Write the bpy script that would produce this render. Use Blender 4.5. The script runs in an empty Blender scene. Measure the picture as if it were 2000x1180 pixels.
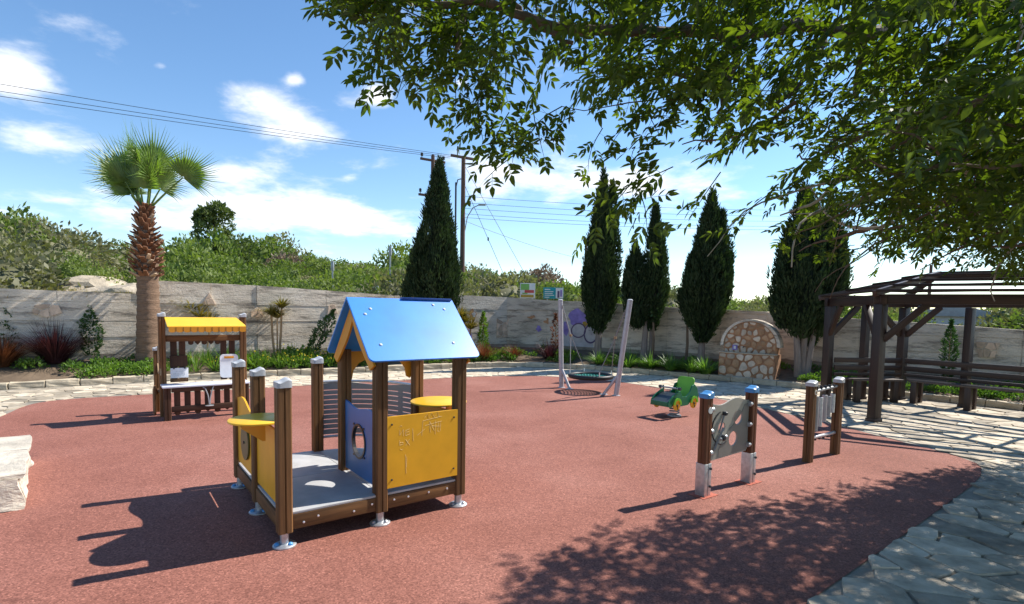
import bpy, bmesh, math, random
import numpy as np
from mathutils import Vector, Matrix, noise as mnoise

random.seed(7)
rng = np.random.default_rng(11)
scene = bpy.context.scene
C = scene.collection
R_ = math.radians

# ---------------------------------------------------------------- camera
EYE = 1.65
cam_d = bpy.data.cameras.new('camera')
cam = bpy.data.objects.new('camera', cam_d)
C.objects.link(cam)
cam_d.sensor_fit = 'HORIZONTAL'
cam_d.sensor_width = 36.0
cam_d.lens = 36.0 * 1050.0 / 2000.0
cam_d.shift_y = 90.0 / 2000.0
cam_d.clip_start = 0.05
cam_d.clip_end = 3000
_p = math.atan(72 / 1050.0)
_r = 0.0175
fw = Vector((0, math.cos(_p), -math.sin(_p)))
rt = Vector((1, 0, 0))
up = rt.cross(fw)
r2 = rt * math.cos(_r) + up * math.sin(_r)
u2 = -rt * math.sin(_r) + up * math.cos(_r)
m = Matrix((r2, u2, -fw)).transposed().to_4x4()
m.translation = (0, 0, EYE)
cam.matrix_world = m
scene.camera = cam

# ---------------------------------------------------------------- light
SUN = Vector((0.983, 0.525, 1.151)).normalized()
elev = math.asin(SUN.z)
azim = math.atan2(SUN.x, SUN.y)
world = bpy.data.worlds.new('World')
scene.world = world
world.use_nodes = True
wn = world.node_tree.nodes
wl = world.node_tree.links
wn.clear()


def wnode(t, **kw):
    n = wn.new(t)
    for k, v_ in kw.items():
        setattr(n, k, v_)
    return n


def wmath(op, a, b=None, clamp=False):
    n = wnode('ShaderNodeMath', operation=op, use_clamp=clamp)
    for i, s in enumerate((a, b)):
        if s is None:
            continue
        if isinstance(s, (int, float)):
            n.inputs[i].default_value = s
        else:
            wl.new(s, n.inputs[i])
    return n.outputs[0]


sky = wnode('ShaderNodeTexSky', sky_type='NISHITA')
sky.sun_disc = False
sky.sun_elevation = elev
sky.sun_rotation = azim
sky.air_density = 1.0
sky.dust_density = 0.0
sky.ozone_density = 2.0
tc = wnode('ShaderNodeTexCoord')
sep = wnode('ShaderNodeSeparateXYZ')
wl.new(tc.outputs['Generated'], sep.inputs[0])
zc = wmath('ADD', wmath('MAXIMUM', sep.outputs[2], 0.0), 0.16)
px_ = wmath('DIVIDE', sep.outputs[0], zc)
py_ = wmath('DIVIDE', sep.outputs[1], zc)
comb = wnode('ShaderNodeCombineXYZ')
wl.new(px_, comb.inputs[0])
wl.new(py_, comb.inputs[1])
comb.inputs[2].default_value = 3.7


def wnoise(scale, detail, rough, off=(0, 0, 0), dist=0.0):
    mp = wnode('ShaderNodeMapping')
    mp.inputs['Location'].default_value = off
    wl.new(comb.outputs[0], mp.inputs[0])
    n = wnode('ShaderNodeTexNoise')
    n.inputs['Scale'].default_value = scale
    n.inputs['Detail'].default_value = detail
    n.inputs['Roughness'].default_value = rough
    n.inputs['Distortion'].default_value = dist
    wl.new(mp.outputs[0], n.inputs['Vector'])
    return n.outputs['Fac']


big = wnoise(1.3, 3, 0.5, (2.3, 1.1, 0))
fine = wnoise(4.2, 10, 0.6, (0.4, 5.2, 1.0), 0.15)
field = wmath('ADD', wmath('MULTIPLY', big, 0.40), wmath('MULTIPLY', fine, 0.60))
# cumulus banks low in the north-west and north, given by the direction they stand in (azimuth tangent, height tangent)
tx = wmath('DIVIDE', sep.outputs[0], wmath('MAXIMUM', sep.outputs[1], 0.05))
tz = wmath('DIVIDE', sep.outputs[2], wmath('MAXIMUM', sep.outputs[1], 0.05))
blob_sum = None
CLOUDS = [(-0.92, 0.41, 0.10, 0.045, .30), (-0.86, 0.29, 0.13, 0.035, .24), (-0.50, 0.38, 0.06, 0.035, .26), (-0.42, 0.35, 0.06, 0.04, .28),
          (-0.37, 0.315, 0.07, 0.022, .24), (-0.31, 0.37, 0.05, 0.025, .18), (-0.25, 0.385, 0.03, 0.025, .30), (-0.30, 0.238, 0.025, 0.012, .2), (-0.50, 0.24, 0.12, 0.035, .24), (-0.36, 0.17, 0.16, 0.035, .24), (-0.40, 0.41, 0.02, 0.012, .2), (-0.64, 0.43, 0.02, 0.012, .2), (-0.10, 0.41, 0.012, 0.010, .2),
          (-0.62, 0.17, 0.30, 0.05, .18), (-0.80, 0.50, 0.10, 0.04, .12), (-0.05, 0.25, 0.09, 0.055, .20),
          (0.12, 0.26, 0.12, 0.045, .23), (0.26, 0.235, 0.14, 0.04, .20), (0.45, 0.15, 0.2, 0.02, .12),
          (-1.02, 0.56, 0.09, 0.04, .10), (0.75, 0.3, 0.15, 0.04, .16)]
for cx, cz, sx, sz, amp in CLOUDS:
    a = wmath('DIVIDE', wmath('SUBTRACT', tx, cx), sx)
    b = wmath('DIVIDE', wmath('SUBTRACT', tz, cz), sz)
    q = wmath('ADD', wmath('MULTIPLY', a, a), wmath('MULTIPLY', b, b))
    e = wmath('MULTIPLY', wmath('POWER', 2.718, wmath('MULTIPLY', q, -1.0)), amp * 1.12)
    blob_sum = e if blob_sum is None else wmath('ADD', blob_sum, e)
front = wmath('GREATER_THAN', sep.outputs[1], 0.05)
dens = wmath('ADD', field, wmath('MULTIPLY', blob_sum, front))
ramp = wnode('ShaderNodeMapRange', interpolation_type='SMOOTHSTEP')
ramp.inputs['From Min'].default_value = 0.585
ramp.inputs['From Max'].default_value = 0.86
ramp.inputs['To Max'].default_value = 0.92
wl.new(dens, ramp.inputs['Value'])
mixc = wnode('ShaderNodeMix', data_type='RGBA')
wl.new(ramp.outputs[0], mixc.inputs['Factor'])
hs = wnode('ShaderNodeHueSaturation')
hs.inputs['Saturation'].default_value = 1.14
wl.new(sky.outputs[0], hs.inputs['Color'])
wl.new(hs.outputs[0], mixc.inputs['A'])
mixc.inputs['B'].default_value = (6.9, 6.9, 7.0, 1)
bg = wnode('ShaderNodeBackground')
bg.inputs['Strength'].default_value = 0.115
wl.new(mixc.outputs['Result'], bg.inputs['Color'])
wo = wnode('ShaderNodeOutputWorld')
wl.new(bg.outputs[0], wo.inputs['Surface'])

sun_d = bpy.data.lights.new('sun', 'SUN')
sun_d.energy = 4.7
sun_d.angle = R_(0.53)
sun_d.color = (1.0, 0.955, 0.88)
sun = bpy.data.objects.new('sun', sun_d)
C.objects.link(sun)
sun.rotation_euler = SUN.to_track_quat('Z', 'Y').to_euler()

scene.view_settings.view_transform = 'Standard'
scene.view_settings.look = 'None'
scene.view_settings.exposure = 0.82
scene.view_settings.gamma = 1.0
scene.view_settings.use_curve_mapping = False
scene.render.engine = 'CYCLES'


# ---------------------------------------------------------------- materials
def nodes_of(name):
    mt = bpy.data.materials.new(name)
    mt.use_nodes = True
    nt = mt.node_tree
    nt.nodes.clear()
    out = nt.nodes.new('ShaderNodeOutputMaterial')
    return mt, nt, out


def nn(nt, t, **kw):
    n = nt.nodes.new(t)
    for k, v_ in kw.items():
        setattr(n, k, v_)
    return n


def noise_fac(nt, scale, detail=4, rough=0.55, stretch=(1, 1, 1), coord='Object', loc=(0, 0, 0)):
    t = nn(nt, 'ShaderNodeTexCoord')
    mp = nn(nt, 'ShaderNodeMapping')
    mp.inputs['Scale'].default_value = stretch
    mp.inputs['Location'].default_value = loc
    if coord == 'World':
        g = nn(nt, 'ShaderNodeNewGeometry')
        nt.links.new(g.outputs['Position'], mp.inputs[0])
    else:
        nt.links.new(t.outputs[coord], mp.inputs[0])
    n = nn(nt, 'ShaderNodeTexNoise')
    n.inputs['Scale'].default_value = scale
    n.inputs['Detail'].default_value = detail
    n.inputs['Roughness'].default_value = rough
    nt.links.new(mp.outputs[0], n.inputs['Vector'])
    return n.outputs['Fac']


def ramp2(nt, fac, stops):
    r = nn(nt, 'ShaderNodeValToRGB')
    el = r.color_ramp.elements
    while len(el) < len(stops):
        el.new(0.5)
    for e_, (p, c) in zip(el, stops):
        e_.position = p
        e_.color = (*c, 1)
    nt.links.new(fac, r.inputs[0])
    return r.outputs[0]


def mixcol(nt, fac, a, b, mode='MIX'):
    n = nn(nt, 'ShaderNodeMix', data_type='RGBA', blend_type=mode)
    for s, k in ((fac, 'Factor'), (a, 'A'), (b, 'B')):
        if isinstance(s, (int, float)):
            n.inputs[k].default_value = s
        elif isinstance(s, tuple):
            n.inputs[k].default_value = (*s, 1)
        else:
            nt.links.new(s, n.inputs[k])
    return n.outputs['Result']


def lerp(c, k):
    return tuple(max(0.0, x * k) for x in c)


def pbr(name, col, rough=0.6, var=0.25, scale=6.0, stretch=(1, 1, 1), bump=0.0, bscale=None, spec=0.4,
        metal=0.0, coord='Object', rand=0.0, col2=None, coat=0.0, detail=5, bdist=0.01):
    mt, nt, out = nodes_of(name)
    p = nn(nt, 'ShaderNodeBsdfPrincipled')
    p.inputs['Roughness'].default_value = rough
    p.inputs['Metallic'].default_value = metal
    p.inputs['Specular IOR Level'].default_value = spec
    p.inputs['Coat Weight'].default_value = coat
    fac = noise_fac(nt, scale, detail, 0.6, stretch, coord)
    hi = col2 if col2 else lerp(col, 1 + var)
    c = ramp2(nt, fac, [(0.3, lerp(col, 1 - var)), (0.5, col), (0.72, hi)])
    if rand > 0:
        oi = nn(nt, 'ShaderNodeObjectInfo')
        mr = nn(nt, 'ShaderNodeMapRange')
        mr.inputs['To Min'].default_value = 1 - rand
        mr.inputs['To Max'].default_value = 1 + rand
        nt.links.new(oi.outputs['Random'], mr.inputs['Value'])
        vv = nn(nt, 'ShaderNodeCombineXYZ')
        for i in range(3):
            nt.links.new(mr.outputs[0], vv.inputs[i])
        c = mixcol(nt, 1.0, c, vv.outputs[0], 'MULTIPLY')
    nt.links.new(c, p.inputs['Base Color'])
    if bump > 0:
        bf = noise_fac(nt, bscale or scale * 4, 6, 0.65, stretch, coord)
        b = nn(nt, 'ShaderNodeBump')
        b.inputs['Strength'].default_value = bump
        b.inputs['Distance'].default_value = bdist
        nt.links.new(bf, b.inputs['Height'])
        nt.links.new(b.outputs[0], p.inputs['Normal'])
    nt.links.new(p.outputs[0], out.inputs[0])
    return mt


def leafmat(name, c1, c2, trans=0.35, scale=1.5, rough=0.5, tcol=None, gloss=0.06, detail=3):
    mt, nt, out = nodes_of(name)
    fac = noise_fac(nt, scale, detail, 0.6, coord='World')
    fine_ = noise_fac(nt, scale * 9, 2, 0.6, coord='World')
    mixf = nn(nt, 'ShaderNodeMath', operation='ADD')
    m1 = nn(nt, 'ShaderNodeMath', operation='MULTIPLY')
    m1.inputs[1].default_value = 0.5
    m2 = nn(nt, 'ShaderNodeMath', operation='MULTIPLY')
    m2.inputs[1].default_value = 0.5
    nt.links.new(fac, m1.inputs[0])
    nt.links.new(fine_, m2.inputs[0])
    nt.links.new(m1.outputs[0], mixf.inputs[0])
    nt.links.new(m2.outputs[0], mixf.inputs[1])
    c = ramp2(nt, mixf.outputs[0], [(0.36, c1), (0.62, c2)])
    d = nn(nt, 'ShaderNodeBsdfDiffuse')
    nt.links.new(c, d.inputs[0])
    t = nn(nt, 'ShaderNodeBsdfTranslucent')
    tc_ = mixcol(nt, 1.0, c, tcol or (1.5, 1.7, 0.6), 'MULTIPLY')
    nt.links.new(tc_, t.inputs[0])
    mx = nn(nt, 'ShaderNodeMixShader')
    mx.inputs[0].default_value = trans
    nt.links.new(d.outputs[0], mx.inputs[1])
    nt.links.new(t.outputs[0], mx.inputs[2])
    g = nn(nt, 'ShaderNodeBsdfGlossy')
    g.inputs['Roughness'].default_value = rough
    mx2 = nn(nt, 'ShaderNodeMixShader')
    mx2.inputs[0].default_value = gloss
    nt.links.new(mx.outputs[0], mx2.inputs[1])
    nt.links.new(g.outputs[0], mx2.inputs[2])
    nt.links.new(mx2.outputs[0], out.inputs[0])
    return mt


def rubber_mat():
    mt, nt, out = nodes_of('red_rubber_crumb')
    p = nn(nt, 'ShaderNodeBsdfPrincipled')
    p.inputs['Roughness'].default_value = 0.88
    p.inputs['Specular IOR Level'].default_value = 0.25
    broad = noise_fac(nt, 0.55, 5, 0.6, coord='World')
    c = ramp2(nt, broad, [(0.3, (0.212, 0.080, 0.056)), (0.5, (0.258, 0.104, 0.076)), (0.72, (0.312, 0.140, 0.106))])
    vo = nn(nt, 'ShaderNodeTexVoronoi')
    vo.inputs['Scale'].default_value = 110
    gm = nn(nt, 'ShaderNodeNewGeometry')
    nt.links.new(gm.outputs['Position'], vo.inputs['Vector'])
    sp_ = nn(nt, 'ShaderNodeSeparateColor')
    nt.links.new(vo.outputs['Color'], sp_.inputs[0])
    gr = sp_.outputs[0]
    c2 = ramp2(nt, gr, [(0.0, (0.6, 0.57, 0.57)), (0.35, (0.9, 0.89, 0.89)), (0.75, (1.1, 1.1, 1.1)), (0.92, (1.28, 1.29, 1.29)), (1.0, (1.7, 1.78, 1.78))])
    c = mixcol(nt, 1.0, c, c2, 'MULTIPLY')
    # scuffed darker stains with edges of their own
    st = noise_fac(nt, 1.9, 6, 0.7, (1, 1.9, 1), coord='World', loc=(4, 2, 0))
    sm = ramp2(nt, st, [(0.60, (1, 1, 1)), (0.70, (0.72, 0.70, 0.70)), (0.78, (0.5, 0.5, 0.52))])
    c = mixcol(nt, 1.0, c, sm, 'MULTIPLY')
    nt.links.new(c, p.inputs['Base Color'])
    b = nn(nt, 'ShaderNodeBump')
    b.inputs['Strength'].default_value = 0.2
    b.inputs['Distance'].default_value = 0.003
    nt.links.new(gr, b.inputs['Height'])
    nt.links.new(b.outputs[0], p.inputs['Normal'])
    nt.links.new(p.outputs[0], out.inputs[0])
    return mt


def wall_mat(name='board_marked_concrete', tint=(1, 1, 1), stain=.95):
    mt, nt, out = nodes_of(name)
    p = nn(nt, 'ShaderNodeBsdfPrincipled')
    p.inputs['Roughness'].default_value = 0.9
    p.inputs['Specular IOR Level'].default_value = 0.2
    broad = noise_fac(nt, 0.9, 6, 0.65, (1, 1, 2.2), coord='World')
    c = ramp2(nt, broad, [(0.25, (0.42, 0.355, 0.275)), (0.45, (0.64, 0.55, 0.435)), (0.7, (0.76, 0.67, 0.545))])
    lines = noise_fac(nt, 2.2, 7, 0.78, (0.8, 0.8, 7), coord='World')
    lc = ramp2(nt, lines, [(0.27, (0.66, 0.64, 0.61)), (0.42, (1, 1, 1)), (0.75, (1.1, 1.1, 1.08))])
    c = mixcol(nt, 1.0, c, lc, 'MULTIPLY')
    st = noise_fac(nt, 1.5, 9, 0.76, (0.8, 0.8, 4.2), coord='World', loc=(3, 1, 7))
    sc = ramp2(nt, st, [(0.50, (1, 1, 1)), (0.56, (0.66, 0.65, 0.64)), (0.64, (0.34, 0.34, 0.35))])
    c = mixcol(nt, stain, c, sc, 'MULTIPLY')
    c = mixcol(nt, 1.0, c, tint, 'MULTIPLY')
    nt.links.new(c, p.inputs['Base Color'])
    b = nn(nt, 'ShaderNodeBump')
    b.inputs['Strength'].default_value = 0.8
    b.inputs['Distance'].default_value = 0.03
    nt.links.new(lines, b.inputs['Height'])
    b2 = nn(nt, 'ShaderNodeBump')
    b2.inputs['Strength'].default_value = 0.6
    b2.inputs['Distance'].default_value = 0.03
    gr = noise_fac(nt, 16, 6, 0.7, coord='World')
    nt.links.new(gr, b2.inputs['Height'])
    nt.links.new(b.outputs[0], b2.inputs['Normal'])
    nt.links.new(b2.outputs[0], p.inputs['Normal'])
    nt.links.new(p.outputs[0], out.inputs[0])
    return mt


def wood_mat(name, col, rough=0.6, spec=0.3):
    mt, nt, out = nodes_of(name)
    p = nn(nt, 'ShaderNodeBsdfPrincipled')
    p.inputs['Roughness'].default_value = rough
    p.inputs['Specular IOR Level'].default_value = spec
    gr = noise_fac(nt, 28, 6, 0.6, (1, 1, 0.05))
    c = ramp2(nt, gr, [(0.3, lerp(col, 0.55)), (0.5, col), (0.72, lerp(col, 1.55))])
    br = noise_fac(nt, 3.5, 4, 0.6, (1, 1, 0.35), loc=(1, 5, 2))
    bc = ramp2(nt, br, [(0.3, (0.72, 0.72, 0.72)), (0.7, (1.25, 1.22, 1.15))])
    c = mixcol(nt, 1.0, c, bc, 'MULTIPLY')
    kn = noise_fac(nt, 9, 1, 0.4, (1, 1, 0.6), loc=(7, 3, 1))
    kc = ramp2(nt, kn, [(0.74, (1, 1, 1)), (0.80, (0.4, 0.36, 0.33))])
    c = mixcol(nt, 1.0, c, kc, 'MULTIPLY')
    oi = nn(nt, 'ShaderNodeObjectInfo')
    mr = nn(nt, 'ShaderNodeMapRange')
    mr.inputs['To Min'].default_value = 0.8
    mr.inputs['To Max'].default_value = 1.2
    nt.links.new(oi.outputs['Random'], mr.inputs['Value'])
    vv = nn(nt, 'ShaderNodeCombineXYZ')
    for i in range(3):
        nt.links.new(mr.outputs[0], vv.inputs[i])
    c = mixcol(nt, 1.0, c, vv.outputs[0], 'MULTIPLY')
    nt.links.new(c, p.inputs['Base Color'])
    b = nn(nt, 'ShaderNodeBump')
    b.inputs['Strength'].default_value = 0.35
    b.inputs['Distance'].default_value = 0.003
    nt.links.new(gr, b.inputs['Height'])
    nt.links.new(b.outputs[0], p.inputs['Normal'])
    nt.links.new(p.outputs[0], out.inputs[0])
    return mt


MT = dict(
    rubber=rubber_mat(), wall=wall_mat(), wall_low=wall_mat('rough_dark_concrete_footing', (.50, .49, .48), 1.0),
    wood=wood_mat('treated_pine', (0.135, 0.066, 0.026)),
    wood_red=wood_mat('reddish_pine', (0.15, 0.055, 0.024)),
    wood_dark=wood_mat('dark_stained_timber', (0.055, 0.026, 0.014), 0.6),
    pergola=wood_mat('dark_brown_pergola_paint', (0.030, 0.014, 0.010), 0.45, 0.45),
    pergola_top=pbr('weathered_bench_plank', (0.085, 0.062, 0.05), 0.55, 0.3, 9, (1, 1, 1), 0.2, 60),
    yellow=pbr('yellow_panel', (0.76, 0.38, 0.016), 0.42, 0.10, 3.5, bump=0.05, bscale=160, spec=0.45),
    yellow_top=pbr('yellow_table', (0.80, 0.46, 0.03), 0.4, 0.06, 3, bump=0.05, bscale=160, spec=0.45),
    orange_y=pbr('orange_yellow_trim', (0.66, 0.27, 0.016), 0.4, 0.08, 3, spec=0.45),
    blue=pbr('blue_panel', (0.032, 0.17, 0.48), 0.4, 0.08, 3, spec=0.45),
    roof=pbr('blue_roof_panel', (0.022, 0.225, 0.72), 0.38, 0.13, 3.0, bump=0.04, bscale=90, spec=0.65),
    roof_dark=pbr('dark_blue_trim', (0.012, 0.06, 0.26), 0.4, 0.06, 3, spec=0.5),
    grey_panel=pbr('grey_panel', (0.235, 0.235, 0.245), 0.45, 0.1, 4, spec=0.4),
    deck=pbr('grey_deck', (0.415, 0.412, 0.41), 0.5, 0.16, 5, bump=0.15, bscale=140, spec=0.45),
    cap=pbr('grey_plastic_cap', (0.42, 0.43, 0.45), 0.5, 0.12, 10),
    cap_blue=pbr('blue_plastic_cap', (0.06, 0.24, 0.52), 0.4, 0.15, 10),
    steel=pbr('galvanised_steel', (0.52, 0.53, 0.55), 0.42, 0.22, 22, metal=0.75, spec=0.5),
    steel_p=pbr('pinkish_grey_post_paint', (0.43, 0.405, 0.42), 0.42, 0.12, 14, metal=0.25, spec=0.5),
    bolt=pbr('dark_bolt', (0.03, 0.03, 0.035), 0.4, 0.1, 10),
    bolt_blue=pbr('blue_bolt_cover', (0.08, 0.3, 0.6), 0.4, 0.1, 10),
    screw=pbr('bright_screw', (0.75, 0.76, 0.78), 0.3, 0.1, 10, metal=0.6),
    olive=pbr('olive_disc', (0.115, 0.12, 0.05), 0.45, 0.1, 6),
    beige=pbr('beige_play_panel', (0.40, 0.37, 0.315), 0.5, 0.08, 5),
    beige_dark=pbr('darker_grey_beige', (0.245, 0.225, 0.20), 0.5, 0.08, 5),
    white=pbr('white_board', (0.72, 0.73, 0.75), 0.45, 0.08, 8),
    counter=pbr('pale_counter', (0.62, 0.63, 0.68), 0.35, 0.1, 8, spec=0.5),
    ink=pbr('grey_ink', (0.2, 0.22, 0.25), 0.7, 0.1, 8),
    scratch=pbr('pale_scratch', (0.85, 0.66, 0.33), 0.7, 0.1, 8),
    black=pbr('black_rubber', (0.012, 0.012, 0.013), 0.5, 0.2, 12, bump=0.2, bscale=80),
    rope=pbr('grey_rope', (0.26, 0.24, 0.23), 0.8, 0.2, 40, bump=0.4, bscale=200),
    rope_teal=pbr('teal_net_rope', (0.02, 0.25, 0.21), 0.6, 0.2, 30),
    green_d=pbr('dark_green_panel', (0.008, 0.135, 0.06), 0.38, 0.08, 5, spec=0.45),
    green_l=pbr('lime_green_panel', (0.16, 0.46, 0.018), 0.38, 0.08, 5, spec=0.45),
    wheel_y=pbr('yellow_wheel', (0.78, 0.40, 0.015), 0.4, 0.08, 5),
    hood=pbr('dark_grey_footplate', (0.035, 0.045, 0.05), 0.35, 0.15, 8),
    mortar=pbr('pale_mortar', (0.27, 0.235, 0.185), 0.92, 0.3, 5, bump=0.5, bscale=40, coord='World'),
    flag=pbr('limestone_flag', (0.425, 0.355, 0.262), 0.85, 0.45, 4.5, bump=0.9, bscale=9, coord='World', rand=0.38, col2=(0.56, 0.485, 0.375),
             spec=0.3, bdist=0.012),
    kerb=pbr('limestone_kerb', (0.50, 0.415, 0.295), 0.9, 0.28, 5, bump=0.7, bscale=22, coord='World', rand=0.16),
    block=pbr('pale_limestone', (0.58, 0.51, 0.41), 0.88, 0.32, 4, (1, 1, 2.5), bump=0.9, bscale=14, coord='World', rand=0.15, bdist=0.02),
    arch_m=pbr('orange_mortar', (0.36, 0.19, 0.10), 0.92, 0.3, 8, bump=0.7, bscale=40, coord='World'),
    arch_s=pbr('cream_rubble_stone', (0.55, 0.44, 0.325), 0.85, 0.22, 7, bump=0.6, bscale=30, coord='World', rand=0.3),
    arch_r=pbr('rusty_rubble_stone', (0.44, 0.26, 0.14), 0.85, 0.25, 7, bump=0.6, bscale=30, coord='World', rand=0.3),
    inlay=pbr('orange_stone_inlay', (0.60, 0.44, 0.31), 0.85, 0.25, 7, bump=0.6, bscale=30, coord='World', rand=0.3),
    paint_purple=pbr('purple_spray_paint', (0.29, 0.22, 0.52), 0.85, 0.28, 5, bump=0.3, bscale=30, coord='World'),
    paint_dark=pbr('dark_violet_spray_paint', (0.13, 0.085, 0.16), 0.85, 0.25, 7, coord='World'),
    paint_white=pbr('whitewash_patch', (0.53, 0.50, 0.50), 0.88, 0.2, 4, bump=0.3, bscale=30, coord='World'),
    paint_orange=pbr('orange_spray_paint', (0.45, 0.24, 0.12), 0.85, 0.3, 7, coord='World'),
    paint_yellow=pbr('ochre_spray_paint', (0.45, 0.30, 0.06), 0.85, 0.3, 7, coord='World'),
    patch=pbr('fresh_red_patch', (0.40, 0.105, 0.066), 0.9, 0.25, 30, bump=0.4, bscale=120),
    soil=pbr('dry_soil', (0.14, 0.098, 0.062), 0.95, 0.35, 4, bump=0.8, bscale=25, coord='World'),
    ground=pbr('dry_ground', (0.20, 0.16, 0.10), 0.95, 0.3, 0.5, bump=0.5, bscale=4, coord='World'),
    hill=pbr('scrub_ground', (0.19, 0.155, 0.085), 0.95, 0.45, 0.16, bump=0.5, bscale=3, coord='World',
             col2=(0.30, 0.235, 0.13)),
    rock=pbr('limestone_ledge', (0.42, 0.35, 0.255), 0.9, 0.3, 1.6, (1, 1, 3), 0.9, 8, coord='World', bdist=0.06),
    bark=pbr('grey_brown_bark', (0.15, 0.105, 0.07), 0.9, 0.35, 14, (1, 1, 0.3), 0.7, 45),
    twig_pale=pbr('pale_dead_twig', (0.42, 0.36, 0.28), 0.85, 0.2, 14),
    bark_cyp=pbr('cypress_bark', (0.235, 0.19, 0.16), 0.9, 0.3, 16, (1, 1, 0.15), 0.7, 45),
    palm_trunk=pbr('ringed_palm_trunk', (0.215, 0.135, 0.085), 0.92, 0.35, 9, (0.5, 0.5, 4), 0.9, 26, bdist=0.03),
    palm_boot=pbr('rusty_leaf_base', (0.20, 0.088, 0.042), 0.88, 0.4, 10, (1, 1, 1), 0.5, 40, rand=0.35),
    palm_cut=pbr('cut_leaf_base', (0.50, 0.36, 0.235), 0.85, 0.25, 12, rand=0.25),
    creosote=pbr('brown_pole_timber', (0.115, 0.066, 0.05), 0.85, 0.3, 6, (1, 1, 0.1), 0.4, 30),
    grey_metal=pbr('grey_metal', (0.36, 0.37, 0.38), 0.5, 0.15, 8, metal=0.4),
    wire=pbr('dark_wire', (0.045, 0.05, 0.06), 0.6, 0.1, 8),
    teal_sign=pbr('teal_sign', (0.012, 0.27, 0.31), 0.45, 0.08, 3),
    sign_white=pbr('sign_white', (0.70, 0.70, 0.68), 0.5, 0.08, 3),
    sign_green=pbr('sign_green', (0.20, 0.42, 0.10), 0.5, 0.2, 3),
    sign_red=pbr('sign_red', (0.50, 0.07, 0.07), 0.5, 0.2, 3),
    sign_blue=pbr('sign_blue', (0.03, 0.22, 0.60), 0.45, 0.1, 3),
    tarp=pbr('dark_green_tarpaulin', (0.012, 0.06, 0.04), 0.55, 0.2, 3, bump=0.3, bscale=8),
    crown=leafmat('pistachio_leaf', (0.018, 0.042, 0.007), (0.086, 0.118, 0.019), 0.52, 2.6, 0.45, (2.3, 2.4, 0.45), 0.03),
    cypress=leafmat('cypress_leaf', (0.011, 0.027, 0.010), (0.044, 0.072, 0.026), 0.14, 1.7, 0.6, None, 0.02),
    cyp_core=pbr('cypress_block_core', (0.008, 0.016, 0.007), 0.95, 0.3, 4),
    scrub_olive=leafmat('olive_scrub_leaf', (0.085, 0.092, 0.048), (0.235, 0.225, 0.13), 0.25, 0.2, 0.6, None, 0.02, 4),
    scrub_dry=leafmat('dry_scrub_twigs', (0.13, 0.095, 0.068), (0.27, 0.205, 0.15), 0.2, 0.3, 0.6, (1.2, 1.1, .9), 0.02, 4),
    scrub=leafmat('scrub_leaf', (0.06, 0.105, 0.022), (0.20, 0.245, 0.068), 0.30, 0.2, 0.6, None, 0.02, 4),
    tree_leaf=leafmat('hill_tree_leaf', (0.055, 0.085, 0.028), (0.16, 0.195, 0.07), 0.30, 0.5, 0.6, None, 0.02),
    palm_leaf=leafmat('fan_palm_leaf', (0.06, 0.125, 0.02), (0.20, 0.28, 0.055), 0.40, 1.2, 0.45, None, 0.05),
    cover=leafmat('ground_cover_leaf', (0.045, 0.11, 0.015), (0.15, 0.245, 0.038), 0.35, 1.2, 0.5, None, 0.03),
    flower=leafmat('yellow_flower', (0.50, 0.40, 0.02), (0.62, 0.50, 0.05), 0.3, 1.2, 0.5, (1, 1, .4), 0.02),
    strap=leafmat('strap_leaf', (0.05, 0.12, 0.018), (0.16, 0.27, 0.05), 0.35, 1.5, 0.45, None, 0.06),
    purple=leafmat('purple_fountain_grass', (0.024, 0.010, 0.014), (0.085, 0.032, 0.036), 0.25, 2.2, 0.5, (1.6, .9, .8), 0.03),
    russet=leafmat('russet_grass', (0.07, 0.028, 0.016), (0.20, 0.085, 0.036), 0.3, 2.2, 0.5, (1.5, 1.0, .6), 0.03),
    shrub=leafmat('shrub_leaf', (0.018, 0.058, 0.014), (0.065, 0.13, 0.035), 0.25, 3.0, 0.5, None, 0.04),
    cordyline=leafmat('cordyline_leaf', (0.075, 0.105, 0.018), (0.27, 0.21, 0.055), 0.35, 3.0, 0.45, (1.6, 1.4, .5), 0.05),
    straw=leafmat('dry_grass', (0.19, 0.155, 0.045), (0.42, 0.33, 0.115), 0.3, 0.5, 0.6, (1.4, 1.3, .6), 0.02),
    cane=pbr('pale_cane', (0.33, 0.22, 0.12), 0.8, 0.25, 12, (1, 1, .3), 0.4, 40),
)


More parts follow.
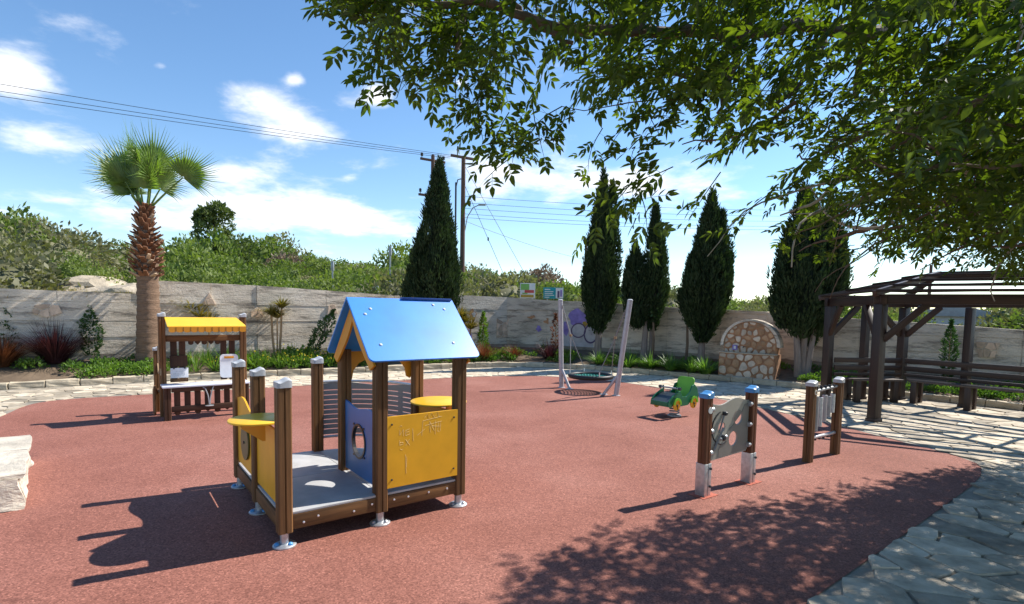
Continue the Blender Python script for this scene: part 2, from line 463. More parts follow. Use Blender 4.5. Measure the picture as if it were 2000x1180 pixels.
# ---------------------------------------------------------------- mesh helpers
class MB:
    def __init__(self):
        self.v = []
        self.f = []

    def add(self, vs, fs):
        o = len(self.v)
        self.v.extend([tuple(x) for x in vs])
        self.f.extend([tuple(i + o for i in f) for f in fs])
        return self

    def box(self, x0, x1, y0, y1, z0, z1, b=0.0):
        if b <= 0:
            vs = [(x, y, z) for z in (z0, z1) for x, y in ((x0, y0), (x1, y0), (x1, y1), (x0, y1))]
            return self.add(vs, [(3, 2, 1, 0), (4, 5, 6, 7), (0, 1, 5, 4), (1, 2, 6, 5), (2, 3, 7, 6), (3, 0, 4, 7)])
        bm = bmesh.new()
        bmesh.ops.create_cube(bm, size=1)
        for w in bm.verts:
            w.co = Vector(((x0 + x1) / 2 + w.co.x * (x1 - x0), (y0 + y1) / 2 + w.co.y * (y1 - y0), (z0 + z1) / 2 + w.co.z * (z1 - z0)))
        bmesh.ops.bevel(bm, geom=bm.edges[:], offset=b, segments=2, profile=0.6, affect='EDGES')
        self.bm(bm)
        return self

    def bm(self, bm):
        bm.verts.index_update()
        self.add([w.co[:] for w in bm.verts], [[w.index for w in f.verts] for f in bm.faces])
        bm.free()
        return self

    def prism(self, poly, t0, t1, frame=None):
        """poly: 2-D outline (a,b); extruded from t0 to t1; frame(a,b,t)->xyz"""
        fr = frame or (lambda a, b, t: (a, b, t))
        n = len(poly)
        vs = [fr(a, b, t0) for a, b in poly] + [fr(a, b, t1) for a, b in poly]
        fs = [tuple(range(n - 1, -1, -1)), tuple(range(n, 2 * n))]
        fs += [(i, (i + 1) % n, (i + 1) % n + n, i + n) for i in range(n)]
        return self.add(vs, fs)

    def tube(self, pts, rad, n=8, cap=True):
        pts = [Vector(p) for p in pts]
        if isinstance(rad, (int, float)):
            rad = [rad] * len(pts)
        vs, fs = [], []
        prev = None
        for i, p in enumerate(pts):
            d = (pts[min(i + 1, len(pts) - 1)] - pts[max(i - 1, 0)]).normalized()
            if prev is None:
                a = d.cross(Vector((0, 0, 1)) if abs(d.z) < 0.9 else Vector((1, 0, 0))).normalized()
            else:
                a = (prev - d * prev.dot(d)).normalized()
            prev = a
            b = d.cross(a)
            for k in range(n):
                t = 2 * math.pi * k / n
                vs.append(p + (a * math.cos(t) + b * math.sin(t)) * rad[i])
        for i in range(len(pts) - 1):
            for k in range(n):
                fs.append((i * n + k, i * n + (k + 1) % n, (i + 1) * n + (k + 1) % n, (i + 1) * n + k))
        if cap:
            fs.append(tuple(range(n - 1, -1, -1)))
            fs.append(tuple((len(pts) - 1) * n + k for k in range(n)))
        return self.add(vs, fs)

    def lathe(self, prof, n=20, c=(0, 0, 0), axis='z'):
        vs, fs = [], []
        for r, h in prof:
            for k in range(n):
                t = 2 * math.pi * k / n
                q = (r * math.cos(t), r * math.sin(t), h)
                if axis == 'x':
                    q = (h, q[0], q[1])
                elif axis == 'y':
                    q = (q[0], -h, q[1])
                vs.append((c[0] + q[0], c[1] + q[1], c[2] + q[2]))
        for i in range(len(prof) - 1):
            for k in range(n):
                fs.append((i * n + k, i * n + (k + 1) % n, (i + 1) * n + (k + 1) % n, (i + 1) * n + k))
        fs.append(tuple(range(n - 1, -1, -1)))
        fs.append(tuple((len(prof) - 1) * n + k for k in range(n)))
        return self.add(vs, fs)

    def build(self, name, mat, parent=None, smooth=False, bevel=0.0):
        me = bpy.data.meshes.new(name)
        me.from_pydata(self.v, [], self.f)
        return finish(name, me, mat, parent, smooth, bevel)


def finish(name, me, mat, parent=None, smooth=False, bevel=0.0):
    me.materials.append(MT[mat] if isinstance(mat, str) else mat)
    if smooth:
        me.polygons.foreach_set('use_smooth', [True] * len(me.polygons))
    me.update()
    o = bpy.data.objects.new(name, me)
    C.objects.link(o)
    o.parent = parent
    if bevel > 0:
        b = o.modifiers.new('edge', 'BEVEL')
        b.width = bevel
        b.segments = 2
        b.limit_method = 'ANGLE'
    if smooth == 'auto':
        me.set_sharp_from_angle(angle=R_(38))
    return o


def np_mesh(name, verts, quads, mat, parent=None, smooth=False):
    """verts (N,3) array; quads (M,4) or tris (M,3) int array"""
    verts = np.asarray(verts, np.float32)
    quads = np.asarray(quads, np.int32)
    me = bpy.data.meshes.new(name)
    k = quads.shape[1]
    me.vertices.add(len(verts))
    me.vertices.foreach_set('co', verts.ravel())
    me.loops.add(quads.size)
    me.loops.foreach_set('vertex_index', quads.ravel())
    me.polygons.add(len(quads))
    me.polygons.foreach_set('loop_start', np.arange(0, quads.size, k, dtype=np.int32))
    me.polygons.foreach_set('loop_total', np.full(len(quads), k, np.int32))
    me.update(calc_edges=True)
    me.validate()
    return finish(name, me, mat, parent, smooth)


def empty(name, loc, rz=0.0):
    o = bpy.data.objects.new(name, None)
    C.objects.link(o)
    o.location = loc
    o.rotation_euler = (0, 0, rz)
    o.empty_display_size = 0.1
    return o


def tag(o, label=None, cat=None, group=None, kind=None):
    if label:
        o['label'] = label
    if cat:
        o['category'] = cat
    if group:
        o['group'] = group
    if kind:
        o['kind'] = kind
    return o


def thing(name, label, cat, loc=(0, 0, 0), rz=0.0, group=None):
    return tag(empty(name, loc, rz), label, cat, group)


def share(o, parent, loc=None, rz=None, name=None, scale=None):
    c = o.copy()
    C.objects.link(c)
    c.parent = parent
    if name:
        c.name = name
    if loc is not None:
        c.location = loc
    if rz is not None:
        c.rotation_euler = (0, 0, rz)
    if scale is not None:
        c.scale = scale
    return c


def plate(outer, holes, t, frame, name, mat, parent, bevel=0.0):
    """flat panel with holes: outline in (a,b), thickness t centred on 0, frame(a,b,t)->xyz"""
    bm = bmesh.new()
    edges = []
    for loop in [outer] + list(holes):
        vs = [bm.verts.new((a, b, 0)) for a, b in loop]
        edges += [bm.edges.new((vs[i], vs[(i + 1) % len(vs)])) for i in range(len(vs))]
    bmesh.ops.triangle_fill(bm, use_beauty=True, edges=edges)
    bmesh.ops.recalc_face_normals(bm, faces=bm.faces[:])
    r = bmesh.ops.extrude_face_region(bm, geom=bm.faces[:])
    for g in r['geom']:
        if isinstance(g, bmesh.types.BMVert):
            g.co.z += t
    for w in bm.verts:
        w.co = Vector(frame(w.co.x, w.co.y, w.co.z - t / 2))
    bmesh.ops.recalc_face_normals(bm, faces=bm.faces[:])
    me = bpy.data.meshes.new(name)
    bm.to_mesh(me)
    bm.free()
    return finish(name, me, mat, parent, False, bevel)


def circ(cx, cy, r, n=28, ry=None):
    return [(cx + r * math.cos(2 * math.pi * k / n), cy + (ry or r) * math.sin(2 * math.pi * k / n)) for k in range(n)]


def rrect(x0, x1, y0, y1, r, n=5):
    out = []
    for cx, cy, a0 in ((x1 - r, y1 - r, 0), (x0 + r, y1 - r, 90), (x0 + r, y0 + r, 180), (x1 - r, y0 + r, 270)):
        for k in range(n + 1):
            a = R_(a0 + 90 * k / n)
            out.append((cx + r * math.cos(a), cy + r * math.sin(a)))
    return out


def clip(poly, px, py, nx, ny):
    """keep the side where (p-(px,py)).n <= 0"""
    out = []
    n = len(poly)
    for i in range(n):
        a, b = poly[i], poly[(i + 1) % n]
        da = (a[0] - px) * nx + (a[1] - py) * ny
        db = (b[0] - px) * nx + (b[1] - py) * ny
        if da <= 0:
            out.append(a)
        if (da < 0 < db) or (db < 0 < da):
            t = da / (da - db)
            out.append((a[0] + t * (b[0] - a[0]), a[1] + t * (b[1] - a[1])))
    return out


def cells(pts, gap, reach=None, bounds=None):
    """irregular stones: clipped nearest-point cells, shrunk by half a joint"""
    P = np.array(pts)
    out = []
    for i, p in enumerate(P):
        d = np.hypot(P[:, 0] - p[0], P[:, 1] - p[1])
        idx = np.argsort(d)[1:20]
        rr = reach or 3
        poly = [(p[0] - rr, p[1] - rr), (p[0] + rr, p[1] - rr), (p[0] + rr, p[1] + rr), (p[0] - rr, p[1] + rr)]
        if bounds:
            poly = list(bounds)
        for j in idx:
            q = P[j]
            nx, ny = (q - p) / max(d[j], 1e-6)
            mx, my = (p + q) / 2
            poly = clip(poly, mx - nx * gap / 2, my - ny * gap / 2, nx, ny)
            if len(poly) < 3:
                break
        out.append(poly if len(poly) >= 3 else None)
    return out


def spread(n, x0, x1, y0, y1, dmin, keep=None, seed=1, tries=60000):
    r = random.Random(seed)
    g = {}
    out = []
    for _ in range(tries):
        if len(out) >= n:
            break
        x, y = r.uniform(x0, x1), r.uniform(y0, y1)
        if keep and not keep(x, y):
            continue
        i, j = int(x // dmin), int(y // dmin)
        ok = True
        for a in (-1, 0, 1):
            for b in (-1, 0, 1):
                for (qx, qy) in g.get((i + a, j + b), ()):
                    if (qx - x) ** 2 + (qy - y) ** 2 < dmin * dmin:
                        ok = False
        if ok:
            g.setdefault((i, j), []).append((x, y))
            out.append((x, y))
    return out


def inside(poly, x, y):
    c = False
    n = len(poly)
    for i in range(n):
        x0, y0 = poly[i]
        x1, y1 = poly[(i + 1) % n]
        if (y0 > y) != (y1 > y) and x < (x1 - x0) * (y - y0) / (y1 - y0) + x0:
            c = not c
    return c


def jag(poly, amp, r):
    """roughen an outline: each edge gets a midpoint pushed in or out"""
    out = []
    n = len(poly)
    for i in range(n):
        a, b = poly[i], poly[(i + 1) % n]
        out.append(a)
        L = math.hypot(b[0] - a[0], b[1] - a[1])
        if L > amp * 3:
            t = r.uniform(.35, .65)
            k = r.uniform(-1, .6) * amp
            out.append((a[0] + (b[0] - a[0]) * t - (b[1] - a[1]) / L * k, a[1] + (b[1] - a[1]) * t + (b[0] - a[0]) / L * k))
    return out

# ================================================================ SETTING
RED = [(-7.35, 7.64), (-7.94, 8.79), (-7.59, 9.32), (-6.68, 9.85), (-4.37, 11.35), (-2.98, 12.15), (-1.49, 13.06), (-0.6, 13.5),
       (0.2, 13.75), (1.2, 13.70), (2.62, 12.90), (3.23, 11.97), (4.08, 10.57), (4.53, 9.39), (4.995, 8.07), (5.22, 7.15),
       (5.40, 6.50), (5.349, 5.84), (3.349, 4.261), (2.49, 3.593), (1.703, 2.984), (0.2, 1.75), (-2.5, 0.2), (-5.0, 2.2), (-6.2, 5.2)]
KERB = [(-13.2, 7.9), (-11.4, 9.15), (-9.63, 10.2), (-8.0, 11.4), (-6.5, 12.45), (-5.04, 13.3), (-3.5, 14.25), (-1.47, 15.46), (-0.7, 15.85),
        (0.1, 16.1), (0.9, 16.05), (1.6, 15.85), (2.95, 15.2), (4.19, 14.4), (5.26, 13.55), (6.3, 12.65), (7.2, 11.85), (8.18, 11.2),
        (8.97, 10.36), (9.6, 9.6), (11.0, 8.0), (12.6, 6.2)]
WALL = [(-13.6, 9.0, 1.92), (-10.75, 11.1, 1.94), (-8.72, 12.55, 1.90), (-8.72, 12.55, 2.23), (-6.67, 14.05, 2.20), (-5.25, 15.15, 2.14),
        (-3.62, 16.4, 2.06), (-1.80, 17.75, 2.15), (-0.2, 18.75, 2.13), (1.2, 18.5, 2.045), (2.55, 17.75, 2.0), (4.67, 16.24, 1.855),
        (6.78, 14.36, 1.755), (8.36, 12.96, 1.62), (10.5, 11.05, 1.445), (13.5, 8.4, 1.2)]


def dseg(x, y, a, b):
    dx, dy = b[0] - a[0], b[1] - a[1]
    L = dx * dx + dy * dy
    t = 0 if L == 0 else max(0, min(1, ((x - a[0]) * dx + (y - a[1]) * dy) / L))
    return math.hypot(x - a[0] - t * dx, y - a[1] - t * dy)


def dpoly(x, y, P):
    return min(dseg(x, y, P[i], P[i + 1]) for i in range(len(P) - 1))


def bed_z(x, y):
    a, b = dpoly(x, y, KERB), dpoly(x, y, WALL)
    return 0.10 + 0.32 * a / (a + b + 1e-6)


def along(P, n):
    s = [0]
    for i in range(len(P) - 1):
        s.append(s[-1] + math.hypot(P[i + 1][0] - P[i][0], P[i + 1][1] - P[i][1]))
    out = []
    for k in range(n + 1):
        t = s[-1] * k / n
        i = max(j for j in range(len(s)) if s[j] <= t + 1e-9)
        i = min(i, len(P) - 2)
        while s[i + 1] - s[i] < 1e-9:
            i += 1
        f_ = (t - s[i]) / (s[i + 1] - s[i])
        out.append((P[i][0] + f_ * (P[i + 1][0] - P[i][0]), P[i][1] + f_ * (P[i + 1][1] - P[i][1])))
    return out


# --- ground, one sheet out to the horizon
tag(MB().add([(-900, -900, -.05), (900, -900, -.05), (900, 900, -.05), (-900, 900, -.05)], [(0, 1, 2, 3)]).build('ground', 'ground'),
    kind='structure')
# --- court: mortar bed of the paving
court = [(x, y) for x, y in KERB] + [(12.6, -4), (-13.2, -4)]
bm = bmesh.new()
bm.faces.new([bm.verts.new((x, y, -0.006)) for x, y in court])
bmesh.ops.triangulate(bm, faces=bm.faces[:])
paving = MB().bm(bm).build('paving', 'mortar')
tag(paving, kind='structure')
# --- rubber play surface, smooth outline


def smooth_loop(P, it=2):
    for _ in range(it):
        Q = []
        n = len(P)
        for i in range(n):
            a, b = P[i], P[(i + 1) % n]
            Q += [(a[0] * .75 + b[0] * .25, a[1] * .75 + b[1] * .25), (a[0] * .25 + b[0] * .75, a[1] * .25 + b[1] * .75)]
        P = Q
    return P


REDS = smooth_loop(RED)
bm = bmesh.new()
f_ = bm.faces.new([bm.verts.new((x, y, 0.0)) for x, y in REDS])
bmesh.ops.triangulate(bm, faces=[f_])
bmesh.ops.recalc_face_normals(bm, faces=bm.faces[:])
rub = MB().bm(bm).build('rubber_play_surface', 'rubber')
tag(rub, kind='structure')

# --- crazy paving: each flagstone a piece of its own
court_in = [(x, y) for x, y in KERB] + [(11.5, 0.6), (0.0, 0.6), (-12, 6.5)]


def pave_ok(x, y):
    if not inside(court_in, x, y) or dpoly(x, y, KERB) < 0.16:
        return False
    if x < -5.2 and y < 6.2:
        return False
    if y < 0.9 or x > 11:
        return False
    return True


pts = spread(9000, -12.5, 11.5, 0.8, 16.2, 0.245, pave_ok, seed=5, tries=220000)
pts = [(x, y + 0) for x, y in pts]
polys = cells([(x + .35 * (y - 8), y) for x, y in pts], 0.024, reach=0.8)
polys = [None if q is None else [(x - .35 * (y - 8), y) for x, y in q] for q in polys]
fr = random.Random(3)
stones = []
for p, poly in zip(pts, polys):
    if poly is None:
        continue
    if inside(REDS, *p):
        continue
    keep_ = []
    for q in poly:
        if inside(REDS, *q):
            # trimmed to the edge of the rubber, a little unevenly
            lo, hi = 0.0, 1.0
            for _ in range(12):
                md = (lo + hi) / 2
                if inside(REDS, p[0] + (q[0] - p[0]) * md, p[1] + (q[1] - p[1]) * md):
                    hi = md
                else:
                    lo = md
            lo *= fr.uniform(.90, 1.12)
            q = (p[0] + (q[0] - p[0]) * lo, p[1] + (q[1] - p[1]) * lo)
        keep_.append(q)
    poly = keep_
    # stay off the kerb line
    if min(dpoly(q[0], q[1], KERB) for q in poly) < 0.02 or not all(inside(court, *q) for q in poly):
        cx, cy = p
        keep_ = [((q[0] - cx) * .8 + cx, (q[1] - cy) * .8 + cy) for q in poly]
        if not all(inside(court, *q) for q in keep_):
            continue
    A2 = sum(keep_[i][0] * keep_[(i + 1) % len(keep_)][1] - keep_[(i + 1) % len(keep_)][0] * keep_[i][1] for i in range(len(keep_))) / 2
    if abs(A2) < 0.008:
        continue
    pj = jag(keep_, 0.012, fr)
    y = max(p[1], .5)
    tx_, vis = p[0] / y, abs(p[0] / y) < 1.02 and p[1] > 2.7
    stones.append((abs(A2) / y ** 3 * (1 if vis else .001), p, pj))
stones.sort(key=lambda s: -s[0])


def stone_shape(p, pj, origin):
    h = fr.uniform(0.003, 0.016)
    tx1, ty1 = fr.uniform(-.012, .012), fr.uniform(-.012, .012)
    ox, oy = origin
    n = len(pj)
    top = [((x - ox), (y - oy), h + (x - p[0]) * tx1 + (y - p[1]) * ty1) for x, y in pj]
    low = [((x - ox) + (x - p[0]) * .025, (y - oy) + (y - p[1]) * .025, -0.01) for x, y in pj]
    fs = [tuple(range(n, 2 * n))] + [(i, (i + 1) % n, (i + 1) % n + n, i + n) for i in range(n)]
    return low + top, fs


for _, p, pj in stones[:300]:
    vs, fs = stone_shape(p, pj, p)
    o = MB().add(vs, fs).build('flagstone', 'flag', paving)
    o.location = (p[0], p[1], 0)
rest = MB()
for _, p, pj in stones[300:]:
    rest.add(*stone_shape(p, pj, (0, 0)))
tag(rest.build('flagstones', 'flag', paving), kind='stuff')

# --- kerb of rough limestone blocks
kerb = tag(empty('kerb', (0, 0, 0)), kind='structure')
KP = along(KERB, 60)
for i in range(60):
    (x0, y0), (x1, y1) = KP[i], KP[i + 1]
    L = math.hypot(x1 - x0, y1 - y0)
    o = MB()
    h = .135 + fr.uniform(-.012, .012)
    bmk = bmesh.new()
    bmesh.ops.create_cube(bmk, size=1)
    bmesh.ops.subdivide_edges(bmk, edges=bmk.edges[:], cuts=2, use_grid_fill=True)
    for w in bmk.verts:
        w.co = Vector((w.co.x * (L - .012), w.co.y * .17, w.co.z * h))
        if abs(w.co.z) > h * .45 or abs(w.co.y) > .08:
            w.co += Vector((fr.uniform(-.004, .004), fr.uniform(-.010, .010), fr.uniform(-.009, .009)))
    o.bm(bmk)
    k = o.build('kerb_stone', 'kerb', kerb, smooth=False, bevel=0.012)
    k.location = ((x0 + x1) / 2, (y0 + y1) / 2, h / 2 - .008)
    k.rotation_euler = (0, 0, math.atan2(y1 - y0, x1 - x0))

# --- planting bed
wl2 = [(x, y) for x, y, z in WALL]
a_, b_ = along(KERB, 48), along(wl2, 48)
vs, fs = [], []
for i in range(49):
    for k in range(5):
        t = k / 4
        x, y = a_[i][0] * (1 - t) + b_[i][0] * t, a_[i][1] * (1 - t) + b_[i][1] * t
        vs.append((x, y, 0.09 + 0.32 * t + (0.03 * math.sin(i * 2.3 + k) if 0 < k < 4 else 0)))
for i in range(48):
    for k in range(4):
        q = i * 5 + k
        fs.append((q, q + 5, q + 6, q + 1))
tag(MB().add(vs, fs).build('planting_bed', 'soil', smooth=True), kind='structure')

# --- long concrete wall, cast in lifts
wallo = thing('concrete_wall', 'long weathered board-marked concrete wall behind the planting bed', 'wall', (0, 0, 0))
lifts = [-0.05, 0.52, 0.90, 1.27, 1.69, 2.6]
for i in range(len(WALL) - 1):
    (x0, y0, t0), (x1, y1, t1) = WALL[i], WALL[i + 1]
    L = math.hypot(x1 - x0, y1 - y0)
    if L < .01:
        continue
    dx, dy = (x1 - x0) / L, (y1 - y0) / L
    nx, ny = dy, -dx

    def wp(s, z, off):
        return (x0 + dx * s + nx * off, y0 + dy * s + ny * off, z)

    topz = lambda s: t0 + (t1 - t0) * s / L
    # core
    MB().add([wp(s, z, o_) for o_ in (-.01, -.30) for s, z in ((0, -.05), (L, -.05), (L, topz(L) - .012), (0, topz(0) - .012))],
             [(0, 1, 2, 3), (7, 6, 5, 4), (3, 2, 6, 7), (0, 3, 7, 4), (1, 5, 6, 2)]).build('wall_core', 'wall', wallo)
    for k in range(5):
        z0, z1 = lifts[k], lifts[k + 1]
        ns = max(1, int(round(L / fr.uniform(1.5, 3.0))))
        cuts = [0] + sorted(L * (j + fr.uniform(-.2, .2)) / ns for j in range(1, ns)) + [L]
        for s0, s1 in zip(cuts, cuts[1:]):
            za, zb = min(z1, topz(s0)), min(z1, topz(s1))
            if za < z0 + .03 or zb < z0 + .03:
                continue
            off = fr.uniform(0.004, 0.028) + (0.02 if k == 0 else 0)
            g = .004
            gz = .007 if za == z1 else 0
            back = -.31 if k == 4 or za < z1 else -.02
            vs = [wp(s, z, o_) for o_ in (off, back) for s, z in ((s0 + g, z0 + .005), (s1 - g, z0 + .005), (s1 - g, zb - gz), (s0 + g, za - gz))]
            MB().add(vs, [(0, 1, 2, 3), (7, 6, 5, 4), (3, 2, 6, 7), (0, 3, 7, 4), (1, 5, 6, 2), (0, 4, 5, 1)]).build(
                'concrete_lift', 'wall_low' if k == 0 else 'wall', wallo)


def wall_at(x_over_y):
    """point of the wall face on the line from the origin with this x/y, and the face's normal"""
    for i in range(len(WALL) - 1):
        (xa, ya, _), (xb, yb, _) = WALL[i], WALL[i + 1]
        den = (xb - xa) - x_over_y * (yb - ya)
        if abs(den) < 1e-9:
            continue
        t = (x_over_y * ya - xa) / den
        if 0 <= t <= 1:
            L = math.hypot(xb - xa, yb - ya)
            return Vector((xa + t * (xb - xa), ya + t * (yb - ya), 0)), Vector(((yb - ya) / L, -(xb - xa) / L, 0)), Vector(((xb - xa) / L, (yb - ya) / L, 0))
    return None


# --- hillside behind the wall
HT = [(-3, 10), (-.95, 5.6), (-.86, 5.1), (-.76, 4.5), (-.6, 4.6), (-.42, 4.9), (-.3, 4.6), (-.23, 4.3), (-.05, 3.9), (.05, 3.3), (.13, 2.2), (.3, 1.9),
      (.43, 1.3), (.62, .8), (1.0, .6), (4, .6)]


def hill_z(x, y):
    r = math.hypot(x, y)
    a = x / max(y, .3)
    for (a0, h0), (a1, h1) in zip(HT, HT[1:]):
        if a0 <= a <= a1:
            h = h0 + (h1 - h0) * (a - a0) / (a1 - a0)
            break
    else:
        h = .6
    base = 1.45 - 0.55 * max(0, min(1, (a - .1) / .7))
    t = max(0, min(1, (r - 19) / 30))
    t = t * t * (3 - 2 * t)
    wob = .35 * math.sin(x * .31 + 1) * math.cos(y * .27) * min(1, max(0, (r - 18) / 10))
    far = max(0, r - 60) * .01
    return base + (h - base) * t + wob - far


vs, fs = [], []
NA, NR = 90, 34
for i in range(NA + 1):
    th = R_(-54.5 + 112 * i / NA)
    w_ = wall_at(math.tan(th))
    rw = math.hypot(w_[0].x, w_[0].y) + .22 if w_ else 17
    for k in range(NR + 1):
        r = rw + (k / NR) ** 2.4 * 380
        x, y = r * math.sin(th), r * math.cos(th)
        vs.append((x, y, hill_z(x, y)))
for i in range(NA):
    for k in range(NR):
        q = i * (NR + 1) + k
        fs.append((q, q + 1, q + NR + 2, q + NR + 1))
tag(MB().add(vs, fs).build('hillside', 'hill', smooth=True), kind='structure')


# ---------------------------------------------------------------- foliage helpers
def unit(a):
    return a / (np.linalg.norm(a, axis=-1, keepdims=True) + 1e-9)


def leaf_quads(pos, direc, length, width, fold=None):
    """pointed leaf: 4 corner rhombus per leaf. pos,dir (N,3)"""
    n = len(pos)
    d = unit(direc)
    ref = unit(rng.normal(size=(n, 3)))
    s = unit(np.cross(d, ref))
    L = np.broadcast_to(np.asarray(length, float).reshape(-1, 1), (n, 1))
    W = np.broadcast_to(np.asarray(width, float).reshape(-1, 1), (n, 1))
    a = pos
    b = pos + d * L * .5 + s * W * .5
    c = pos + d * L
    e = pos + d * L * .5 - s * W * .5
    v = np.stack([a, b, c, e], 1).reshape(-1, 3)
    q = np.arange(4 * n).reshape(-1, 4)
    return v, q


class Leaves:
    def __init__(self):
        self.v, self.q, self.n = [], [], 0

    def add(self, v, q):
        self.v.append(v)
        self.q.append(q + self.n)
        self.n += len(v)

    def build(self, name, mat, parent=None):
        return np_mesh(name, np.concatenate(self.v), np.concatenate(self.q), mat, parent)


def blob_leaves(n, rx, ry, rz, lump=0.25, seed=0, size=.16):
    r = np.random.default_rng(seed)
    d = unit(r.normal(size=(n, 3)))
    d[:, 2] = np.abs(d[:, 2]) * 1.0 - .15 * r.random(n)
    ph = r.random(6) * 6.28
    k = 1 + lump * (np.sin(d[:, 0] * 5 + ph[0]) * np.sin(d[:, 1] * 5 + ph[1]) + .6 * np.sin(d[:, 2] * 7 + ph[2] + d[:, 0] * 4) + .5 * np.sin(d[:, 0] * 11 + d[:, 1] * 9 + ph[3]))
    k = np.clip(k, .72, 1.16)
    rad = (0.78 + .25 * r.random(n) ** .8) * k
    pos = d * rad[:, None] * np.array([rx, ry, rz])
    direc = d * .7 + r.normal(size=(n, 3)) * .6
    direc[:, 2] += .35
    return leaf_quads(pos, direc, size * (.6 + .8 * r.random(n)), size * .55 * (.6 + .8 * r.random(n)))


# --- scrub over the hillside: too many shrubs to count
protos = [blob_leaves(1800 if i < 6 else 1150, 1.25 + .25 * (i % 3), 1.25, 1.0 + .25 * (i % 2), .34, 40 + i, .145 if i < 6 else .185) for i in range(12)]
sc = [Leaves(), Leaves(), Leaves()]
gx = random.Random(21)
spots = []
for k in range(900):
    a = gx.uniform(-1.02, 1.15)
    w_ = wall_at(a)
    rw = math.hypot(w_[0].x, w_[0].y) if w_ else 17
    t = gx.random()
    r = rw + 2.0 + 40 * t ** 1.25
    th = math.atan(a)
    x, y = r * math.sin(th), r * math.cos(th)
    if a < -.62 and r < rw + 8.5:
        continue
    if -.62 <= a < -.5 and r < rw + 4:
        continue
    if -.08 < a < .16 and r < rw + 7.5:
        continue
    if -.45 < a < -.2 and r < rw + 5 and gx.random() < .5:
        continue
    s = gx.choice((.45, .6, .75, .9, 1.1, 1.45)) * gx.uniform(.85, 1.15) * (.75 if r < rw + 6 else 1.0) * (.75 if a > .35 else 1)
    if any((x - q[0]) ** 2 + (y - q[1]) ** 2 < (.92 * (s + q[2])) ** 2 for q in spots):
        continue
    spots.append((x, y, s, gx.randrange(6) + (6 if r > 34 else 0), gx.uniform(0, 6.28)))
def dome(rx, ry, rz_):
    vs_, qs_ = [], []
    for i in range(7):
        f_ = math.pi * (.02 + .60 * i / 6)
        for j in range(12):
            t_ = 6.2832 * j / 12
            kk = .60 * (1 + .10 * math.sin(t_ * 3 + i))
            vs_.append((rx * kk * math.sin(f_) * math.cos(t_), ry * kk * math.sin(f_) * math.sin(t_), rz_ * kk * math.cos(f_)))
    for i in range(6):
        for j in range(12):
            qs_.append((i * 12 + j, (i + 1) * 12 + j, (i + 1) * 12 + (j + 1) % 12, i * 12 + (j + 1) % 12))
    return np.array(vs_), np.array(qs_)


protos = [(np.concatenate([v, dv]), np.concatenate([q, dq + len(v)])) for (v, q), (dv, dq) in
          zip(protos, [dome(1.25 + .25 * (i % 3), 1.25, 1.0 + .25 * (i % 2)) for i in range(12)])]
for x, y, s, k, rz in spots:
    v, q = protos[k]
    c_, s_ = math.cos(rz), math.sin(rz)
    M = np.array([[c_, -s_, 0], [s_, c_, 0], [0, 0, 1]])
    sc[gx.choices((0, 1, 2), (.64, .36, .05 if math.hypot(x, y) > 33 else 0))[0]].add((v * np.array([1, 1, gx.uniform(.75, 1.25)])) @ M.T * s + np.array([x, y, hill_z(x, y) + .15]), q)
print('bushes', len(spots))
tag(sc[0].build('green_scrub', 'scrub'), 'bright green scrub covering the hillside behind the wall', 'shrubs', kind='stuff')
tag(sc[1].build('olive_scrub', 'scrub_olive'), 'grey-olive scrub among the green bushes on the hillside', 'shrubs', kind='stuff')
tag(sc[2].build('dry_scrub', 'scrub_dry'), 'dry brown thorny scrub on the hillside', 'shrubs', kind='stuff')

# ---------------------------------------------------------------- blades
def blade_mesh(n, length, width, spread_, droop, seed, upright=0.3, base=0.05, seg=3):
    r = np.random.default_rng(seed)
    th = r.random(n) * 6.283
    lean = spread_ * r.random(n) ** .7
    L = length * (.55 + .5 * r.random(n))
    d = np.stack([np.cos(th), np.sin(th), np.zeros(n)], 1)
    s = np.stack([-np.sin(th), np.cos(th), np.zeros(n)], 1)
    b0 = d * (base * r.random(n))[:, None]
    rows = []
    for k in range(seg + 1):
        t = k / seg
        out = lean * t + droop * lean * t * t
        z = t * (1 - .18 * lean) - droop * .55 * lean * t ** 2.4
        c = b0 + d * (out * L)[:, None] + np.stack([np.zeros(n), np.zeros(n), z * L], 1)
        w = width * (1 - t) ** .6 * (.6 if k == 0 else 1) + .0015
        rows.append((c - s * w / 2, c + s * w / 2))
    v = np.stack([x for row in rows for x in row], 1)
    v = v.reshape(-1, 3)
    m_ = 2 * (seg + 1)
    q = []
    o = np.arange(n) * m_
    for k in range(seg):
        q.append(np.stack([o + 2 * k, o + 2 * k + 1, o + 2 * k + 3, o + 2 * k + 2], 1))
    return v, np.concatenate(q)


def clump(name, label, cat, x, y, n, length, width, spread_, droop, mat, seed, group=None, z=None):
    v, q = blade_mesh(n, length, width, spread_, droop, seed, base=length * .16)
    o = np_mesh(name, v, q, mat)
    o.location = (x, y, (bed_z(x, y) if z is None else z) - .02)
    return tag(o, label, cat, group)


# ================================================================ PLAYHOUSE
U = Vector((.797, .604, 0))
RZ = math.atan2(.604, .797)
ph = thing('playhouse', 'wooden toddler playhouse with blue pitched roof and yellow panels on the red rubber', 'playhouse', (-1.553, 3.624, 0), RZ)
W1, D1, D2 = .70, .76, 1.52


def post_poly(s=.095, g=.010, c=.010):
    h = s / 2
    out = []
    for k in range(4):
        a = k * math.pi / 2
        for x, y in ((h - c, -h), (h, -h + c), (h, -g * .7), (h - g, 0), (h, g * .7), (h, h - c)):
            out.append((x * math.cos(a) - y * math.sin(a), x * math.sin(a) + y * math.cos(a)))
    # keep order, drop doubles
    res = []
    for p in out:
        if not res or math.hypot(p[0] - res[-1][0], p[1] - res[-1][1]) > 1e-4:
            res.append(p)
    return res


PP = post_poly()


